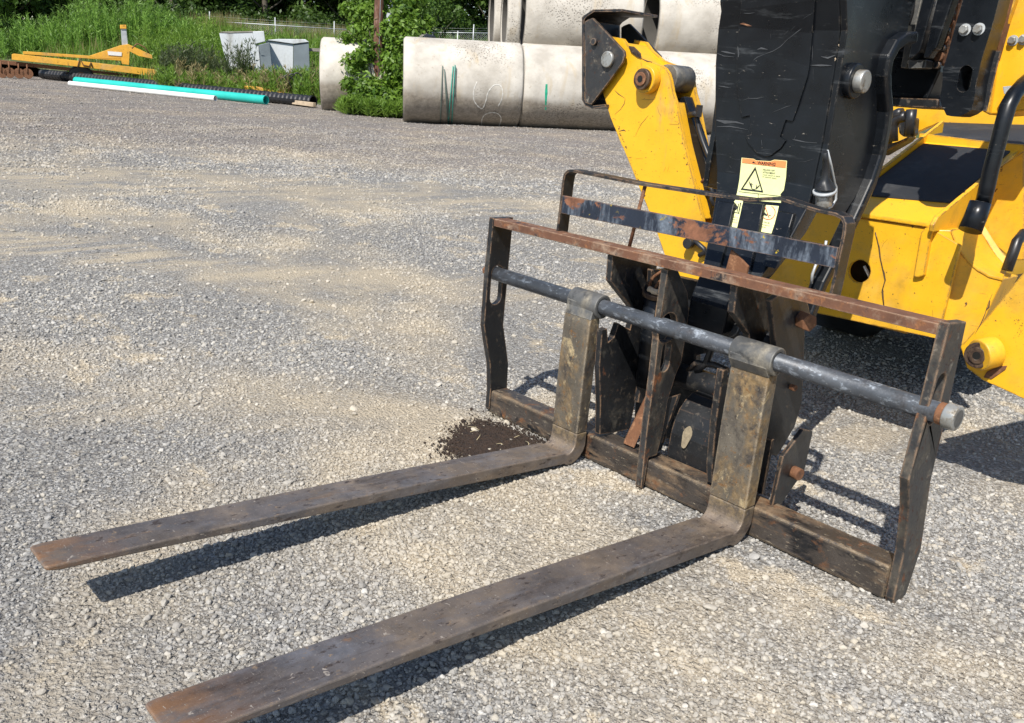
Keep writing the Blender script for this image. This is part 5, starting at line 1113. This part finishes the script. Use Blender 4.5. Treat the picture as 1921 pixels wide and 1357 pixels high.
# rods leaning on the end pipe
for i, (a_, b_, m_) in enumerate((((1730, 475), (1714, 900), 'galv2'), ((1742, 500), (1768, 890), 'galv2'), ((1745, 510), (1780, 905), 'galv2'), ((1806, 478), (1770, 900), 'tealrod'), ((1820, 470), (1795, 905), 'tealrod'), ((1829, 490), (1818, 700), 'galv2'))):
    if 'galv2' not in M: M['galv2'] = plain('dull_green_grey_rod', (.10, .13, .11), .6, sc_=6); M['tealrod'] = plain('teal_coated_rod', (.03, .26, .20), .5, sc_=6)
    at, bt = zb(*a_), zb(*b_)
    single(MB().tube([on_pipe(*lerp(at, bt, f), R=RP+.03) for f in [j/9 for j in range(10)]], .015, 8), 'hanging_wire', m_, ('dull green wire hanging down the scrawled pipe, %s of the bundle' % ['leftmost', 'second from the left', 'third from the left', '', '', 'rightmost'][i]) if m_ == 'galv2' else ('teal wire hanging down the scrawled pipe, %s' % ('the left one of the two' if i == 3 else 'the right one of the two')), 'wire', 'wires hanging down the end pipe')

# faded yellow implement in the weeds
im = thing('box_grader', tuple(map(float, P(150, 143, Z=0))), 'faded yellow tractor implement with a short mast lying in the weeds', 'farm implement')
Q = lambda L_, off=0, zf=za: [V(*BP(*zf(*q), 160, 42.6, off)) for q in L_]
vd = vdir(160)
MB().prism(Q([(85, 392), (100, 388), (1140, 505), (1160, 545), (1060, 545), (620, 488), (85, 432)]), vd*.25).build('front_beam', 'oldyellow', im, .01)
MB().prism(Q([(165, 372), (200, 372), (880, 420), (880, 440), (165, 392)], 1.2), vd*.2).build('rear_beam', 'oldyellow', im, .01)
MB().prism(Q([(640, 405), (868, 328), (926, 320), (1095, 398), (1100, 425), (1000, 405), (935, 372), (930, 470), (880, 462), (870, 420), (700, 425)], .6), vd*.12).build('tower_plate', 'oldyellow', im, .01)
MB().prism(Q([(872, 205), (910, 205), (922, 322), (880, 326)], .7), vd*.3).build('mast', 'galv', im, .01)
MB().prism(Q([(866, 180), (910, 180), (912, 208), (868, 208)], .65), vd*.4).build('mast_cap', 'oldyellow', im, .01)
MB().prism(Q([(775, 370), (878, 378), (876, 405), (780, 398)], .575), vd*.01).build('maker_plate', 'whitepvc', im)
MB().prism(Q([(-120, 420), (270, 462), (1000, 545), (1000, 560), (270, 490), (-120, 450)], .35), vd*.2).build('scraper_rail', 'rust', im, .01)
MB().prism(Q([(1062, 545), (1130, 550), (1128, 578), (1068, 574)], .05), vd*.2).build('end_leg', 'oldyellow', im, .01)
for x_, y_ in ((-50, 520), (12, 525), (70, 525), (138, 530), (200, 532)):
    c_ = V(*BP(*za(x_, y_), 160, 42.6, .1)); MB().cyl(c_, c_+vd*.05, .20, 20).build('disc_blade', 'rust', im, .006)
    MB().tube([c_+V(0, 0, 0), c_+V(0, 0, .42)], .03, 8).build('blade_hanger', 'rust', im)
c_ = V(*BP(*za(588, 560), 160, 42.6, .3)); w_ = MB().tube([c_, c_+vd*.04, c_+vd*.22, c_+vd*.26], [.42, .50, .50, .42], 32).build('wheel', 'rubber', im); MB().cyl(c_-vd*.01, c_+vd*.02, .22, 20).build('rim', 'rust', w_)
for L_ in ([(560, 485), (575, 420), (600, 470), (640, 480)], [(640, 485), (655, 450), (668, 490)], [(950, 350), (990, 315), (1040, 340), (1075, 385)]):
    MB().tube(Q(L_, -.02), .025, 8).build('rusty_bracket', 'rust', im)

# pipes lying at the edge of the gravel
def lying(name, a_, b_, r_, mat_, label, cat, corr=False, hollow=True):
    A_, B_ = V(*P(*a_, Z=r_)), V(*P(*b_, Z=r_)); t = thing(name, tuple(A_-V(0, 0, r_)), label, cat)
    if corr:
        L_ = (B_-A_).length; n_ = int(L_/.05); pts = [A_.lerp(B_, i/n_) for i in range(n_+1)]; rs = [r_*(1 if (i//2) % 2 == 0 else .90) for i in range(n_+1)]
        MB().tube(pts, rs, 14, False, False).build('barrel', mat_, t)
    else: MB().tube([A_, B_], r_, 24, False).build('barrel', mat_, t)
    d = (B_-A_).normalized()
    for e_, s_ in ((A_, -1), (B_, 1)):
        n_ = 24; u_ = d.orthogonal().normalized(); v_ = d.cross(u_); vs = [e_+d*s_*.004+(u_*math.cos(6.2832*k/n_)+v_*math.sin(6.2832*k/n_))*q for q in (r_*1.005, r_*.86) for k in range(n_)]
        vs += [e_-d*s_*.4+(u_*math.cos(6.2832*k/n_)+v_*math.sin(6.2832*k/n_))*r_*.86 for k in range(n_)]
        MB().add(vs, [(g*n_+k, g*n_+(k+1) % n_, (g+1)*n_+(k+1) % n_, (g+1)*n_+k) for g in range(2) for k in range(n_)]).build('pipe_end', mat_, t)
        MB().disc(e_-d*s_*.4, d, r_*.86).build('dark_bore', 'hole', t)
    return t
lying('culvert_pipe', (80, 139), (588, 191), .20, 'corr', 'long black corrugated plastic pipe lying behind the teal one', 'culvert pipe', True)
lying('teal_pipe', (143, 152), (499, 188), .15, 'teal', 'long teal plastic pipe lying at the far edge of the gravel', 'plastic pipe')
lying('white_pipe', (131, 157), (404, 185), .09, 'whitepvc', 'long white plastic pipe lying in front of the teal pipe', 'plastic pipe')
lying('white_pipe', (152, 153), (336, 171), .05, 'whitepvc', 'thin white plastic pipe between the teal pipe and the longer white one', 'plastic pipe')
A_, B_ = V(*P(530, 193, Z=.05)), V(*P(590, 201, Z=.05)); d = (B_-A_).normalized(); n_ = V(-d.y, d.x, 0)*.06
single(MB().hexa([A_-n_, B_-n_, B_+n_, A_+n_]+[q+V(0, 0, .14) for q in (A_-n_, B_-n_, B_+n_, A_+n_)]), 'timber_block', 'lumber', 'pale timber beam lying at the end of the black corrugated pipe', 'timber', bevel=.01)

# pale blue concrete boxes leaning on the bank
bx = thing('utility_vault', tuple(map(float, BP(450, 150, 450, 40.5))), 'tall pale blue concrete vault leaning to the right with a grey shaded right face', 'concrete vault', 'pale blue vaults dumped in the weeds')
Q2 = lambda L_, off=0: [V(*BP(*zb(*q), 450, 40.5, off)) for q in L_]
v2 = vdir(450)
MB().prism(Q2([(120, 240), (362, 232), (372, 322), (404, 325), (430, 640), (240, 640), (150, 370)]), v2*1.5).build('vault_body', 'boxpaint', bx, .02)
MB().prism(Q2([(362, 228), (442, 226), (452, 300), (374, 320)], -.06), v2*1.3).build('vault_shoulder', 'boxpaint', bx, .02)
MB().prism(Q2([(406, 324), (482, 306), (512, 600), (432, 600)], -.10), v2*1.0).build('shaded_face', 'boxshade', bx, .02)
MB().prism(Q2([(118, 236), (150, 228), (445, 224), (440, 232), (200, 240)], -.02), v2*1.3).build('vault_rim', 'darkrim', bx, .01)
bx = thing('utility_vault', tuple(map(float, BP(540, 150, 540, 41.5))), 'lower pale blue concrete vault with a flat lid and shaded grey side', 'concrete vault', 'pale blue vaults dumped in the weeds')
Q3 = lambda L_, off=0: [V(*BP(*zb(*q), 540, 41.5, off)) for q in L_]
v3 = vdir(540)
MB().prism(Q3([(455, 296), (654, 322), (652, 640), (500, 640)]), v3*1.4).build('vault_body', 'boxpaint', bx, .02)
MB().prism(Q3([(656, 322), (766, 308), (776, 600), (656, 640)], -.03), v3*1.2).build('shaded_side', 'boxshade', bx, .02)
MB().prism(Q3([(458, 290), (545, 282), (740, 284), (768, 304), (655, 318)], -.08), v3*1.5).build('lid', 'boxpaint', bx, .02)
fr = thing('open_frame', tuple(map(float, BP(590, 150, 590, 42))), 'grey open concrete frame between the lower vault and the lone pipe', 'concrete frame')
Q4 = lambda L_, off=0: [V(*BP(*zb(*q), 590, 42, off)) for q in L_]
for L_ in ([(765, 348), (862, 350), (862, 374), (765, 370)], [(770, 512), (862, 515), (862, 535), (770, 532)], [(846, 374), (862, 374), (862, 515), (846, 515)]):
    MB().prism(Q4(L_), vdir(590)*.5).build('frame_bar', 'darkrim', fr, .01)
# cable coil and yellow scrap in the weeds
mb = MB()
for k in range(4):
    mb.tube([V(*BP(*zb(500+35*k+150*t, 655-(4*t*(1-t))*(105+8*k)), 530, 38.0, .1*k)) for t in [i/12 for i in range(13)]], .025, 6)
single(mb, 'cable_coil', 'hose', 'black cable looping up out of the weeds beside the vaults', 'cable')
single(MB().prism([V(*BP(*zb(*q), 500, 37.6)) for q in ((300, 620), (390, 625), (500, 650), (640, 685), (600, 700), (430, 672), (300, 650))], vdir(500)*.4), 'scrap_panel', 'oldyellow', 'faded yellow steel scrap half buried behind the teal pipe', 'scrap', bevel=.02)
# broken concrete and bent sheet on the pipes
for i, (x_, y_, s_, lab) in enumerate(((772, 100, .22, 'grey broken concrete lump on the end pipe of the lower row'), (800, 72, .30, 'pale bent slab leaning on the bank behind the lower pipes'), (622, 200, .16, 'small pale rubble at the foot of the lone pipe'), (1325, 238, .22, 'grey rubble beside the lower pipes right of the stabiliser leg'))):
    c_ = V(*BP(x_, y_, x_, (28.9, 33, 34.5, 31.5)[i])); mb = MB(); bm = bmesh.new(); bmesh.ops.create_icosphere(bm, subdivisions=2, radius=s_)
    vs = [(v.co*(1+.45*noise.noise(v.co*3/s_*.3+V(i, 0, 0)))*1.0) for v in bm.verts]; vs = [c_+V(v.x*1.5, v.y, v.z*.55) for v in vs]; fs = [tuple(v.index for v in f.verts) for f in bm.faces]; bm.free()
    single(mb.add(vs, fs), 'concrete_rubble', 'darkrim', lab, 'rubble')
